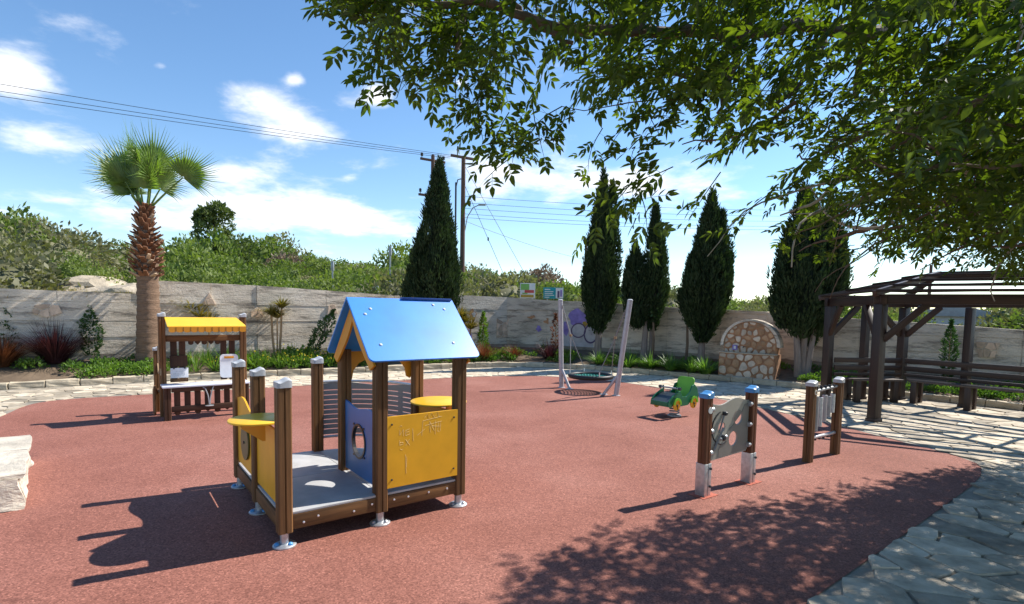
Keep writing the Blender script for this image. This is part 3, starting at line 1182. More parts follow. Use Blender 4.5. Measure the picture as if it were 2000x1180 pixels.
def grooved_post(parent, x, y, z0, z1, mat='wood', s=.095, name='post'):
    o = MB().prism(post_poly(s), 0, z1 - z0).build(name, mat, parent)
    o.location = (x, y, z0)
    return o


def cap_mesh(s=.104, h=.045, wavy=True):
    mb = MB()
    n = 8
    vs, fs = [], []
    for i in range(n + 1):
        for j in range(n + 1):
            a, b = i / n - .5, j / n - .5
            edge = max(abs(a), abs(b)) * 2
            z = h * (1 - .35 * edge ** 4) + (.010 * math.sin(a * 6.0) if wavy else 0)
            k = 1 - .08 * (abs(a * 2) ** 6 * abs(b * 2) ** 6)
            vs.append((a * s * k, b * s * k, z))
    for i in range(n):
        for j in range(n):
            q = i * (n + 1) + j
            fs.append((q, q + n + 1, q + n + 2, q + 1))
    ring = [i * (n + 1) for i in range(n + 1)] + [n * (n + 1) + j for j in range(1, n + 1)] + [i * (n + 1) + n for i in range(n - 1, -1, -1)] + [j for j in range(n - 1, 0, -1)]
    o = len(vs)
    for r_ in ring:
        vs.append((vs[r_][0], vs[r_][1], -.012))
    m_ = len(ring)
    for k in range(m_):
        fs.append((ring[k], ring[(k + 1) % m_], o + (k + 1) % m_, o + k))
    fs.append(tuple(o + k for k in range(m_)))
    return mb.add(vs, fs)


cap0 = None


def add_cap(parent, x, y, z, mat='cap', rz=0):
    o = cap_mesh(wavy=mat != 'cap_flat').build('post_cap', mat, parent, smooth='auto')
    o.location = (x, y, z)
    o.rotation_euler = (0, 0, rz)
    return o


def add_foot(parent, x, y, blue):
    f = MB().lathe([(.030, .02), (.030, .13)], 14).lathe([(.078, 0.001), (.078, .010), (.066, .017), (.03, .022)], 24).build('post_foot', 'steel', parent, smooth='auto')
    f.location = (x, y, 0)
    for k in range(3):
        a = 1.1 + k * 2.09
        b = MB().lathe([(.017, .012), (.017, .026), (.008, .034)], 10).build('bolt_cover', 'bolt_blue' if blue else 'steel', f, smooth='auto')
        b.location = (.052 * math.cos(a), .052 * math.sin(a), 0)


ROOFPOST = [(W1, 0), (2 * W1, 0), (W1, D1), (2 * W1, D1)]
for (x, y) in [(0, 0), (0, D1), (0, D2), (W1, D2)]:
    grooved_post(ph, x, y, .10, 1.125)
    add_cap(ph, x, y, 1.12)
    add_foot(ph, x, y, x == 0)
for (x, y) in ROOFPOST:
    grooved_post(ph, x, y, .10, 1.295)
    add_foot(ph, x, y, False)


def beam(parent, x0, y0, x1, y1, z0, z1, t, name='beam', mat='wood', shorten=.048, bev=.006):
    L = math.hypot(x1 - x0, y1 - y0) - 2 * shorten
    # length lies along local z so that the grain runs along it
    o = MB().box(-t / 2, t / 2, -(z1 - z0) / 2, (z1 - z0) / 2, -L / 2, L / 2, bev).build(name, mat, parent, smooth='auto')
    d = Vector((x1 - x0, y1 - y0, 0)).normalized()
    upv = Vector((0, 0, 1))
    sd = upv.cross(d)
    M = Matrix((sd, upv, d)).transposed()
    # columns: local x -> side, y -> up, z -> along
    M = Matrix(((sd.x, 0, d.x), (sd.y, 0, d.y), (0, 1, 0)))
    o.rotation_euler = M.to_euler()
    o.location = ((x0 + x1) / 2, (y0 + y1) / 2, (z0 + z1) / 2)
    return o


for a, b in [((0, 0), (W1, 0)), ((W1, 0), (2 * W1, 0)), ((0, 0), (0, D1)), ((0, D1), (0, D2)), ((0, D2), (W1, D2)), ((2 * W1, 0), (2 * W1, D1)), ((W1, D1), (2 * W1, D1)), ((W1, 0), (W1, D1))]:
    b_ = beam(ph, a[0], a[1], b[0], b[1], .115, .218, .07)
for x in (.12, .22, .48, .62, .8, .92, 1.1, 1.27):
    s = MB().lathe([(.008, 0), (.008, .004), (.003, .006)], 10, axis='y').build('screw', 'screw', ph)
    s.location = (x, -.036, .165 + (.012 if int(x * 100) % 3 else -.012))
# deck boards
for x0, x1, y0, y1 in [(-.02, W1 - .004, -.03, D1 - .004), (-.02, W1 - .004, D1, D2 + .02), (W1 + .0, 2 * W1 + .02, -.03, D1 - .004)]:
    MB().box(x0, x1, y0, y1, .2205, .238, .003).build('deck_board', 'deck', ph, smooth='auto')
quarter = [(W1, D1)] + [(W1 + .70 * math.cos(R_(a)), D1 + .74 * math.sin(R_(a))) for a in range(0, 91, 6)]
MB().prism(quarter, .2205, .238).build('deck_board', 'deck', ph)

# front yellow panel with scratched scrawls
fx = lambda a, b, t: (a, t, b)
fy = lambda y0: (lambda a, b, t: (a, y0 + t, b))
fxp = lambda x0: (lambda a, b, t: (x0 + t, a, b))
pan = plate([(W1 + .03, .275), (2 * W1 - .03, .275), (2 * W1 - .03, .832), (W1 + .03, .832)], [], .014, fy(-.040), 'panel', 'yellow', ph, .002)
for x in (W1 + .075, 2 * W1 - .075):
    for z in (.34, .77):
        s = MB().lathe([(.008, 0), (.008, .003), (.004, .005)], 10, axis='y').build('screw', 'bolt', pan)
        s.location = (x, -.0475, z)
scr = MB()


def scrawl(mb, lines, y, r=.0011):
    for L in lines:
        mb.tube([(x, y, z) for x, z in L], r, 5)


X0, Z0 = .84, .62
lines = [
    [(0, .10), (0, .06)], [(0, .06), (.03, .10)], [(.03, .10), (.03, .05)], [(.05, .09), (.085, .10)], [(.05, .09), (.05, .05)], [(.05, .05), (.085, .06)],
    [(.055, .075), (.08, .078)], [(0, .02), (0, -.02), (.03, -.015), (.028, .0), (.0, .0)], [(.05, .02), (.085, -.03)], [(.085, .02), (.05, -.03)],
    [(.0, .125), (.01, .135), (.02, .125)], [(.11, .10), (.115, .0)], [(.15, .04), (.22, .085)], [(.19, .03), (.20, .15)], [(.20, .15), (.37, .17)],
    [(.21, .17), (.24, .20), (.25, .165), (.28, .205), (.30, .17), (.33, .21), (.345, .17)], [(.26, .14), (.265, .05)], [(.26, .14), (.30, .06)],
    [(.31, .14), (.31, .03)], [(.34, .12), (.33, .05), (.355, .05), (.36, .12)], [(.22, .11), (.37, .13)], [(.05, -.10), (.055, -.25)], [(.06, -.12), (.058, -.2)],
    [(.28, .10), (.35, .09)], [(.005, -.05), (.02, -.06), (.03, -.05)]]
for L in lines:
    scr = MB()
    scrawl(scr, [[(X0 + a, Z0 + b) for a, b in L]], -.0472)
    scr.build('scratch', 'scratch', pan)

# blue panel with porthole
top = [(.05 + .66 * k / 16, .835 + .018 * math.sin(k / 16 * 7.5) + .01 * k / 16) for k in range(17)]
bp = plate([(.05, .27), (.71, .27)] + top[::-1], [circ(.40, .56, .132, 32)], .016, fxp(W1 - .004), 'panel', 'blue', ph, .002)
ring = MB()
n = 32
vs = []
for rr, xx in ((.128, -.016), (.146, -.016), (.146, .012), (.128, .012)):
    vs += [(W1 - .004 + xx, .40 + rr * math.cos(6.283 * k / n), .56 + rr * math.sin(6.283 * k / n)) for k in range(n)]
ring.add(vs, [(i * n + k, ((i + 1) % 4) * n + k, ((i + 1) % 4) * n + (k + 1) % n, i * n + (k + 1) % n) for i in range(4) for k in range(n)])
ring.build('porthole_rim', 'bolt', bp)
for a in (.9, 2.3, 3.9, 5.4):
    s = MB().lathe([(.010, 0), (.010, .006)], 8, axis='x').build('screw', 'bolt', bp)
    s.location = (W1 - .019, .40 + .165 * math.cos(a), .56 + .165 * math.sin(a))

# left side: plain yellow panel below a round counter, wavy panel with an olive disc
plate([(.045, .262), (.715, .262), (.715, .79), (.045, .79)], [], .016, fxp(-.012), 'panel', 'yellow', ph, .002)
wv = [(D1 + .05 + .66 * k / 20, .80 + .05 * (k / 20) + .028 * math.sin(k / 20 * 6.6 + 3.4)) for k in range(21)]
p2_ = plate([(D1 + .05, .262), (D1 + .71, .262)] + wv[::-1], [], .016, fxp(-.012), 'panel', 'yellow', ph, .002)
dsc = MB().lathe([(.15, 0), (.15, .012), (.143, .015)], 36, axis='x').build('disc', 'olive', p2_, smooth='auto')
dsc.location = (-.037, D1 + .36, .50)
dh = MB().lathe([(.012, 0), (.012, .01)], 10, axis='x').build('hub', 'bolt', dsc)
dh.location = (-.008, 0, 0)


def table(cx, cy, r, z):
    t = MB().lathe([(r - .006, 0), (r, .004), (r, .014), (r - .006, .018)], 48).build('counter_top', 'yellow_top', ph, smooth='auto')
    t.location = (cx, cy, z)
    for dy in (-.14, .14):
        br = MB().prism([(0, 0), (.16, 0), (.15, -.02), (.02, -.12), (0, -.12)], -.012, .012, lambda a, b, tt: (a, tt, b)).build('bracket', 'orange_y', ph)
        br.location = (cx, cy + dy, z)
        br.rotation_euler = (0, 0, math.pi if cx < .5 else 0)
    return t


table(-.065, D1 / 2 - .01, .215, .822)
table(2 * W1 + .02, D1 / 2, .25, .822)
plate([(.045, .262), (.715, .262), (.715, .79), (.045, .79)], [], .016, fxp(2 * W1 + .0), 'panel', 'orange_y', ph, .002)

# curved grey slotted wall round the far corner
cw = empty('curved_wall', (0, 0, 0))
cw.parent = ph
NS = 60
arc = lambda t: (W1 + .03 + .69 * math.sin(t), D1 + .03 + .74 * math.cos(t))
cols = [R_(90) * k / NS for k in range(NS + 1)]
zr = [.33 + .052 * k for k in range(11)]
slot_cols = []
for k in range(NS):
    slot_cols.append(k % 15 in range(2, 14))
zs = [.385]
for j in range(9):
    zs += [.435 + j * .049, .444 + j * .049]
zs += [.895]
vs, fs = [], []
for k in range(NS + 1):
    for z in zs:
        zz = z + (.012 * math.sin(k / NS * 9) if z > .89 else 0)
        vs.append((*arc(cols[k]), zz))
m_ = len(zs)
for k in range(NS):
    for j in range(m_ - 1):
        if j % 2 == 1 and slot_cols[k] and j < m_ - 2:
            continue
        q = k * m_ + j
        fs.append((q, q + m_, q + m_ + 1, q + 1))
o = MB().add(vs, fs).build('slotted_panel', 'grey_panel', ph)
sm_ = o.modifiers.new('thick', 'SOLIDIFY')
sm_.thickness = .012
bpy.data.objects.remove(cw)
MB().tube([(*arc(R_(a)), .918) for a in range(0, 91, 5)], .014, 10).build('hand_rail', 'steel', ph, smooth='auto')
MB().tube([(*arc(R_(a)), .362) for a in range(0, 91, 5)], .014, 10).build('lower_rail', 'steel', ph, smooth='auto')

# roof
RX0, RX1, EY, EZ, RZr = .578, 1.545, -.10, 1.262, 1.735
sl = math.atan2(RZr - EZ, D1 / 2 - EY)
LEN = math.hypot(RZr - EZ, D1 / 2 - EY)


def roof_side(sgn):
    out = rrect(RX0, RX1, 0, LEN + .3, .045)
    out = [(a, min(b, LEN)) for a, b in out]
    res = []
    for p in out:
        if not res or math.hypot(p[0] - res[-1][0], p[1] - res[-1][1]) > 1e-5:
            res.append(p)
    # drop colinear doubles at the ridge
    res = [p for i, p in enumerate(res) if not (p[1] >= LEN - 1e-6 and RX0 + 1e-4 < p[0] < RX1 - 1e-4)]
    c, s = math.cos(sl), math.sin(sl)

    def fr_(a, b, t):
        y = EY + b * c - t * s
        z = EZ + b * s + t * c
        return (a, y if sgn > 0 else D1 - y, z)
    return res, fr_


rf, ff = roof_side(1)
front_roof = MB().prism(rf, -.008, .008, ff).build('roof_panel', 'roof', ph, bevel=.003)
rb, fb = roof_side(-1)
MB().prism(rb, -.008, .0075, fb).build('roof_panel', 'roof', ph, bevel=.003)
for a, b in ((RX0 + .13, .16), (RX0 + .16, LEN - .13), (RX0 + .10, LEN - .19), (RX1 - .20, .16), (RX1 - .13, LEN - .12), (RX1 - .22, LEN - .07)):
    s = MB().lathe([(.013, 0), (.013, .003), (.007, .007)], 12)
    s2 = s.build('roof_bolt', 'screw', front_roof)
    p = ff(a, b, .0085)
    s2.location = p
    s2.rotation_euler = (sl, 0, 0)
MB().box(RX0 + .47, RX1 - .02, D1 / 2 - .03, D1 / 2 + .02, RZr - .004, RZr + .016, .004).build('ridge_strip', 'roof_dark', ph, smooth='auto')
# gable arches and the arch below the rear eave


def gable(x):
    pts_o, pts_i = [], []
    for k in range(13):
        t = k / 12
        y = D1 / 2 + (D1 / 2 + .055) * (1 - t)
        z = EZ - .045 + (RZr - .045 - EZ + .045) * t
        sag = .045 * math.sin(t * math.pi)
        pts_o.append((y, z + .012))
        pts_i.append((y - .075 + .02 * t - sag * .8, z - .03 - sag * .9 * t))
    L = pts_o + pts_i[::-1]
    for sg in (1, -1):
        MB().prism([(y if sg > 0 else D1 - y, z) for y, z in L], -.009, .009, lambda a, b, t: (x + t, a, b)).build('gable_arch', 'orange_y', ph)


gable(W1 - .065)
gable(2 * W1 + .065)
for sg in (0, 1):
    L = [(.03, 1.27), (.03, 1.03), (.05, 1.0), (.085, 1.02), (.10, 1.10), (.15, 1.165), (.22, 1.195), (.35, 1.205), (.35, 1.27)]
    MB().prism([(W1 + a if sg == 0 else 2 * W1 - a, b) for a, b in L], -.009, .009, lambda a, b, t: (a, D1 + .06 + t, b)).build('eave_arch', 'orange_y', ph)

# ================================================================ PLAY SHOP
ks = thing('play_shop', 'brown wooden play shop with yellow scalloped awning and white counter', 'play shop', (-4.939, 7.595, 0), RZ)
KW = 1.05
for x in (.03, KW):
    grooved_post(ks, x, .0, 0, .468, 'wood_dark', .09, 'leg')
for x in (.01, KW + .045):
    grooved_post(ks, x, .38, 0, 1.50, 'wood', .09)
    add_cap(ks, x, .38, 1.495)
MB().box(-.03, KW + .06, -.07, .31, .47, .494, .006).build('counter', 'counter', ks, smooth='auto')
beam(ks, .03, -.03, KW, -.03, .115, .20, .028, 'rail', 'wood_dark')
beam(ks, .03, -.03, KW, -.03, .405, .465, .028, 'rail', 'wood_dark')


def slat(x, w, z0, z1, y, pointed, parent, mat='wood_dark', top=False, t=.018):
    h = w / 2
    if pointed == 1:
        pl = [(-h, z0 + .035), (0, z0), (h, z0 + .035)]
    elif pointed == 2:
        pl = [(-h, z0 + .02)] + [(-h * math.cos(R_(a)), z0 + .03 - .03 * math.sin(R_(a))) for a in range(15, 166, 15)] + [(h, z0 + .02)]
    else:
        pl = [(-h, z0), (h, z0)]
    pl += [(h, z1), (-h, z1)]
    o = MB().prism([(a, b - z0) for a, b in pl], -t / 2, t / 2, lambda a, b, tt: (a, tt, b)).build('slat', mat, parent)
    o.location = (x, y, z0)
    return o


for k in range(7):
    slat(.15 + k * .1285, .078, .065 if k % 2 == 0 else .085, .455, -.004, 2 if k % 2 == 0 else 1, ks)
beam(ks, .01, .38, KW + .045, .38, 1.11, 1.205, .03, 'rail', 'wood')
for x in (.155, .265, .82, .94):
    slat(x, .085, .50, 1.14, .405, 0, ks)
for x in (.38, .47, .56, .65, .74):
    slat(x, .07, 1.055, 1.14, .405, 1 if int(x * 100) % 2 else 2, ks)
MB().box(.10, .33, .375, .388, .735, .90, .003).build('dark_board', 'wood_dark', ks)
mb_ = MB().box(.105, .335, .36, .371, .565, .715, .004).build('menu_board', 'white', ks, smooth='auto')
ink = MB()
for k, (w, z) in enumerate(((.09, .665), (.15, .635), (.16, .615), (.13, .595))):
    for j in range(int(w / .018)):
        x = .145 + j * .019 + (.03 if k == 0 else 0)
        ink.tube([(x, .359, z - .005), (x + .006, .359, z + .006), (x + .012, .359, z - .004)], .0014, 4)
ink.build('menu_writing', 'ink', mb_)
for x in (.15, .29):
    h_ = MB().box(x - .01, x + .01, .352, .362, .70, .735).build('clip', 'bolt', mb_)
MB().box(.10, .33, .352, .360, .505, .56, .002).build('shelf_lip', 'wood', ks)
wb = plate(rrect(.76, 1.02, .53, .90, .055), [], .012, fy(.36), 'price_board', 'white', ks, .002)
MB().box(.82, .955, .345, .352, .835, .868, .006).build('orange_tag', 'orange_y', wb, smooth='auto')
# awning with a scalloped valance
aw = MB().prism([(.05, 0), (1.065, 0), (1.065, .06), (1.00, .40), (.045, .40)], -.007, .007,
                lambda a, b, t: (a, -.03 + b * .95, 1.345 + b * .31 + t)).build('awning', 'yellow_top', ks, bevel=.003)
out = [(.065, 1.342), (.065, 1.275)]
nsc = 11
for k in range(nsc):
    c0 = .065 + (1.0 * (k + .5) / nsc)
    out += [(c0 + .0455 * math.cos(R_(a)), 1.285 - .022 * math.sin(R_(a))) for a in range(180, -1, -30)]
out += [(1.065, 1.275), (1.065, 1.342)]
res = []
for p in out:
    if not res or math.hypot(p[0] - res[-1][0], p[1] - res[-1][1]) > .002:
        res.append(p)
va = plate(res[::-1], [], .012, fy(-.028), 'valance', 'orange_y', aw)
for k in range(1, nsc):
    g_ = MB().box(.065 + k / nsc - .0018, .065 + k / nsc + .0018, -.0365, -.0345, 1.275, 1.34).build('groove', 'wood_dark', va)
# metal scale bracket below the counter
MB().tube([(.47, -.05, .455), (.50, -.055, .44), (.535, -.06, .33), (.55, -.06, .20)], .009, 8).tube(
    [(.61, -.05, .46), (.585, -.06, .40), (.565, -.06, .30), (.555, -.06, .20)], .009, 8).lathe(
    [(.055, 0), (.06, .008), (.02, .014)], 18, (.55, -.065, .175)).build('metal_bracket', 'grey_metal', ks, smooth='auto')
# left end: low rear post, side rail, loop handle, rounded planks
grooved_post(ks, -.03, .86, 0, .97, 'wood', .085)
add_cap(ks, -.03, .86, .965)
MB().prism([(.30, .62), (.86, .62), (.86, .70), (.78, .76), (.62, .64), (.45, .72), (.33, .72)], -.01, .01, lambda a, b, t: (-.02 + t, a, b)).build('side_rail', 'cane', ks)
MB().tube([(-.045, .30 + .045 * math.cos(R_(a)), .93 + .12 * math.sin(R_(a))) for a in range(0, 361, 20)], .010, 8, False).build('loop_handle', 'cane', ks, smooth='auto')
for k, y in enumerate((.55, .67, .79)):
    MB().prism(rrect(y - .055, y + .055, .0, .45 - .04 * k, .045), -.011, .011, lambda a, b, t: (-.085 + t, a, b)).build('side_plank', 'wood', ks)
MB().box(-.045, .03, .42, .83, .35, .37, .003).build('side_shelf', 'wood', ks)

# ================================================================ NEST SWING
sw = thing('nest_swing', 'basket nest swing on two leaning grey steel posts over the red rubber', 'swing', (1.66, 11.2, 0))
ox, oy = 1.66, 11.2


def rel(p):
    return (p[0] - ox, p[1] - oy, p[2])


SL, SLT = Vector((1.10, 11.70, 0)), Vector((1.035, 11.74, 1.90))
SR, SRT = Vector((2.10, 10.68, 0)), Vector((2.315, 10.66, 1.90))
for b0, t0, foot in ((SL, SLT, Vector((1.26, 11.50, 0))), (SR, SRT, Vector((1.87, 10.80, 0)))):
    pp = MB().tube([rel(b0), rel(b0.lerp(t0, .5)), rel(t0)], .052, 16).build('post', 'steel_p', sw, smooth='auto')
    k = b0.lerp(t0, .23)
    MB().tube([rel(k), rel(foot)], .032, 12).build('brace', 'steel_p', sw, smooth='auto')
    for q in (b0, foot):
        d_ = MB().lathe([(.085, .001), (.085, .008), (.05, .014)], 20).build('base_plate', 'steel_p', sw, smooth='auto')
        d_.location = rel(q)
    MB().lathe([(.056, 0), (.056, .02), (.03, .035)], 16, rel(t0 - Vector((0, 0, .006)))).build('post_cap', 'cap', sw, smooth='auto')
CEN = Vector((1.655, 11.17, .33))
RB = .43
bt = MB()
tor, tf = [], []
NA2, NB = 48, 10
for i in range(NA2):
    a = 2 * math.pi * i / NA2
    for j in range(NB):
        b = 2 * math.pi * j / NB
        rr = RB + .045 * math.cos(b)
        tor.append((rr * math.cos(a) + CEN.x - ox, rr * math.sin(a) + CEN.y - oy, CEN.z + .045 * math.sin(b)))
for i in range(NA2):
    for j in range(NB):
        tf.append((i * NB + j, ((i + 1) % NA2) * NB + j, ((i + 1) % NA2) * NB + (j + 1) % NB, i * NB + (j + 1) % NB))
basket = bt.add(tor, tf).build('basket_ring', 'black', sw, smooth=True)
net = MB()
for k in range(-6, 7):
    d = k * .062
    h = math.sqrt(max(0, (RB - .02) ** 2 - d * d))
    if h < .05:
        continue
    for ax in (0, 1):
        pts_ = []
        for j in range(9):
            t = -h + 2 * h * j / 8
            x, y = (d, t) if ax == 0 else (t, d)
            rr = math.hypot(x, y) / RB
            pts_.append((x + CEN.x - ox, y + CEN.y - oy, CEN.z - .075 * (1 - rr * rr) + .004 * ax))
        net.tube(pts_, .011, 5, False)
net.build('basket_net', 'rope_teal', basket, smooth=True)
for t0, sgn in ((SLT, 0), (SRT, 1)):
    dv = Vector((CEN.x - t0.x, CEN.y - t0.y, 0)).normalized()
    sv = Vector((-dv.y, dv.x, 0))
    tp = t0 + dv * .05 + Vector((0, 0, -.10))
    j = Vector((t0.x, t0.y, 0)) + dv * .30 + Vector((0, 0, 1.15))
    MB().tube([rel(tp), rel(j)], .013, 7).build('rope', 'rope', sw, smooth='auto')
    hk = MB().lathe([(.03, -.02), (.03, .03)], 10, rel(j)).build('shackle', 'cane', sw)
    for s_ in (-1, 1):
        e_ = CEN - dv * RB * .80 + sv * s_ * RB * .60
        MB().tube([rel(j), rel(e_ + Vector((0, 0, .12)))], .009, 6).build('rope', 'rope', sw, smooth='auto')
        MB().tube([rel(e_ + Vector((0, 0, .12))), rel(e_ + Vector((0, 0, .01)))], .012, 6).build('hanger', 'screw', sw, smooth='auto')
    MB().tube([rel(t0 + Vector((0, 0, -.06))), rel(tp)], .02, 8).build('rope_bracket', 'steel_p', sw, smooth='auto')

# ================================================================ SPRING CAR
sc_ = thing('spring_rider', 'green and yellow car-shaped spring rider on the red rubber', 'spring rider', (2.66, 8.66, 0), RZ)
sp = [(.075 * math.cos(t * .5), .075 * math.sin(t * .5), .02 + .165 * t / 50) for t in range(51)]
MB().tube(sp, .011, 7).build('spring', 'grey_metal', sc_, smooth='auto')
MB().lathe([(.11, .001), (.11, .014)], 20).build('base_plate', 'steel', sc_)
MB().box(-.22, .22, -.12, .12, .185, .20, .004).build('seat_base', 'green_d', sc_, smooth='auto')
side = [(-.40, .20), (-.33, .185), (-.26, .22), (-.16, .22), (-.10, .185), (.10, .19), (.18, .235), (.28, .235), (.33, .20), (.385, .235), (.385, .33),
        (.35, .45), (.28, .515), (.21, .50), (.15, .40), (.05, .33), (-.05, .345), (-.10, .43), (-.145, .43), (-.30, .36), (-.385, .29)]
for y in (-.165, .165):
    s = MB().prism(side, -.010, .010, lambda a, b, t: (a, y + t, b)).build('side_panel', 'green_d', sc_, bevel=.004)
MB().prism([(-.395, .275), (-.145, .395), (-.14, .38), (-.385, .255)], -.15, .15, lambda a, b, t: (a, t, b)).build('bonnet', 'hood', sc_)
MB().box(-.40, -.385, -.15, .15, .20, .275, .004).build('nose_panel', 'green_d', sc_, smooth='auto')
sb_ = plate(rrect(-.16, .16, .26, .62, .06), [], .016, lambda a, b, t: (.20 + (b - .26) * .28 + t, a, b), 'seat_back', 'green_l', sc_, .003)
MB().box(.02, .25, -.145, .145, .255, .275, .006).build('seat', 'green_l', sc_, smooth='auto')
for y in (-1, 1):
    MB().tube([(-.14, y * .13, .40), (-.14, y * .13, .50)], .013, 8).build('handle_post', 'green_d', sc_)
MB().tube([(-.14, -.20, .47), (-.14, .20, .47)], .014, 10).build('handle_bar', 'grey_metal', sc_, smooth='auto')
for y in (-.185, .185):
    MB().lathe([(.024, -.022), (.028, 0), (.024, .022)], 12, (-.14, y, .47), 'y').build('grip', 'hood', sc_, smooth='auto')
for x in (-.21, .235):
    for y in (-1, 1):
        wh = MB().prism(circ(x, .215, .082, 26), -.009, .009, lambda a, b, t: (a, y * .188 + t, b)).build('wheel', 'wheel_y', sc_, bevel=.003)
        arch_ = [(x + .098 * math.cos(R_(a)), .235 + .098 * math.sin(R_(a))) for a in range(-10, 191, 12)]
        arch_ += [(x + .062 * math.cos(R_(a)), .235 + .062 * math.sin(R_(a))) for a in range(190, -11, -12)]
        MB().prism(arch_, -.006, .006, lambda a, b, t: (a, y * .207 + t, b)).build('mudguard', 'green_l', sc_)
        h_ = MB().lathe([(.016, 0), (.016, .022), (.008, .028)], 10, (x, y * .188, .215), 'y').build('hub', 'bolt', wh)
        MB().prism([(x - .006, .20), (x + .006, .20), (x + .03, .15), (x + .016, .145)], -.0035, .0035, lambda a, b, t: (a, y * .200 + t, b)).build('spoke', 'bolt', wh)
MB().tube([(-.36, -.17, .215), (-.36, .17, .215)], .012, 8).build('foot_bar', 'grey_metal', sc_)

# ================================================================ PLAY PANEL WITH HOLES
pp_ = thing('toy_frame', 'beige play panel with round holes between two blue-capped wooden posts', 'play equipment', (1.769, 4.826, 0), math.atan2(.575, .818))
PL = .728
for x in (0, PL):
    po = grooved_post(pp_, x, 0, .285, .915, 'wood_red', .09)
    add_cap(pp_, x, 0, .91, 'cap_blue')
    for sx in (-1, 1):
        MB().box(x + sx * .026 - .022, x + sx * .026 + .022, -.050, .050, .0, .30, .003).build('steel_shoe', 'steel', pp_, smooth='auto')
    MB().box(x - .044, x + .044, -.040, .040, .002, .285).build('shoe_core', 'bolt', pp_)
    for z in (.09, .255):
        s = MB().lathe([(.012, 0), (.012, .014), (.006, .018)], 8, (x + .027, -.050, z), 'y').build('bolt', 'bolt', pp_)
    MB().box(x - .10, x + .12, -.085, .085, .0025, .0045).build('patched_rubber', 'patch', pp_)
tp = [(.05 + .63 * k / 18, .835 + .022 * math.sin(k / 18 * 8.2 + 2.6) + .012 * k / 18) for k in range(19)]
pn = plate([(.075, .33), (.10, .305), (.655, .325), (.68, .35)] + tp[::-1], [circ(.245, .60, .052, 24), circ(.50, .675, .070, 28), circ(.43, .475, .070, 28)],
           .014, fy(0), 'panel', 'beige', pp_, .002)
for side_ in (-1,):
    plate([(.20, .325), (.66, .34), (.66, .80), (.60, .79), (.54, .70), (.335, .55), (.20, .40)],
          [circ(.50, .675, .0715, 28), circ(.43, .475, .0715, 28)], .003, fy(-.0095), 'dark_area', 'beige_dark', pn)  # darker grey-beige sheet over the lower right of the panel
MB().tube([(.245 + .155 * math.cos(R_(a)), -.010, .60 + .155 * math.sin(R_(a))) for a in range(105, 300, 8)], .006, 6).build('groove_track', 'bolt', pn)
MB().tube([(.11, -.02, .40), (.245, -.022, .60)], .012, 6).tube([(.18, -.022, .56), (.255, -.022, .73)], .009, 6).build('turning_arm', 'grey_panel', pn)
MB().lathe([(.020, 0), (.020, .03), (.012, .04)], 12, (.255, -.01, .735), 'y').lathe([(.028, 0), (.028, .035), (.015, .045)], 14, (.235, -.01, .51), 'y').build('knob', 'bolt', pn, smooth='auto')
MB().tube([(.20, -.03, .50), (.29, -.03, .52)], .014, 8).build('handle', 'screw', pn, smooth='auto')
for x in (.055, PL - .055):
    for z in (.79, .59, .39):
        MB().lathe([(.022, -.02), (.026, 0), (.02, .02)], 12, (x, -.025, z), 'x').build('clamp', 'steel', pp_, smooth='auto')
MB().lathe([(.030, 0), (.030, .006)], 18, (.0, -.045, .79), 'y').build('badge', 'sign_white', pp_)

# ================================================================ CHIME FRAME
cf = thing('chime_frame', 'musical frame of hanging grey tubes between two white-capped wooden posts', 'play frame', (3.384, 6.019, 0), math.atan2(.583, .812))
CL = .666
for x in (0, CL):
    grooved_post(cf, x, 0, 0, .885, 'wood', .09)
    add_cap(cf, x, 0, .88)
MB().tube([(.03, 0, .80), (CL - .03, 0, .825)], .017, 10).build('top_bar', 'grey_metal', cf, smooth='auto')
MB().tube([(.03, 0, .265), (CL - .03, 0, .265)], .020, 10).build('bottom_bar', 'steel_p', cf, smooth='auto')
for k in range(5):
    x = .13 + k * .1
    z1 = .74 - .02 * (k % 2)
    z0 = .34 + .045 * k
    MB().tube([(x, 0, z0), (x, 0, z1)], .028, 14).build('chime_tube', ['grey_metal', 'steel', 'steel_p'][k % 3], cf, smooth='auto')
    MB().tube([(x, 0, z1), (x, 0, .81)], .004, 5).build('cord', 'bolt', cf)
    MB().lathe([(.012, -.02), (.02, 0), (.012, .02)], 10, (x, 0, .835)).build('bead', 'bolt', cf, smooth='auto')
    MB().lathe([(.012, -.012), (.016, 0), (.012, .012)], 10, (x + .02, 0, .24)).build('bead', 'bolt', cf, smooth='auto')
bd = MB().lathe([(.036, 0), (.036, .006)], 22, (0, -.046, .80), 'y').build('badge', 'cane', cf)
MB().lathe([(.027, 0), (.027, .002)], 22, (0, -.0525, .80), 'y').build('badge_ring', 'sign_white', bd)
MB().lathe([(.015, 0), (.015, .002)], 16, (0, -.055, .80), 'y').build('badge_dot', 'cane', bd)

# ================================================================ PERGOLA
pg = thing('pergola', 'dark brown timber pergola with built-in benches on the pale paving', 'pergola')
PG = dict(N=(5.754, 8.435), L=(6.30, 10.70), M1=(7.05, 10.75), M2=(7.85, 10.80), R1=(8.45, 9.95), X=(9.75, 8.10), Y=(8.20, 7.10))
CENT = (7.75, 9.1)
BZ0, BZ1 = 1.86, 2.01


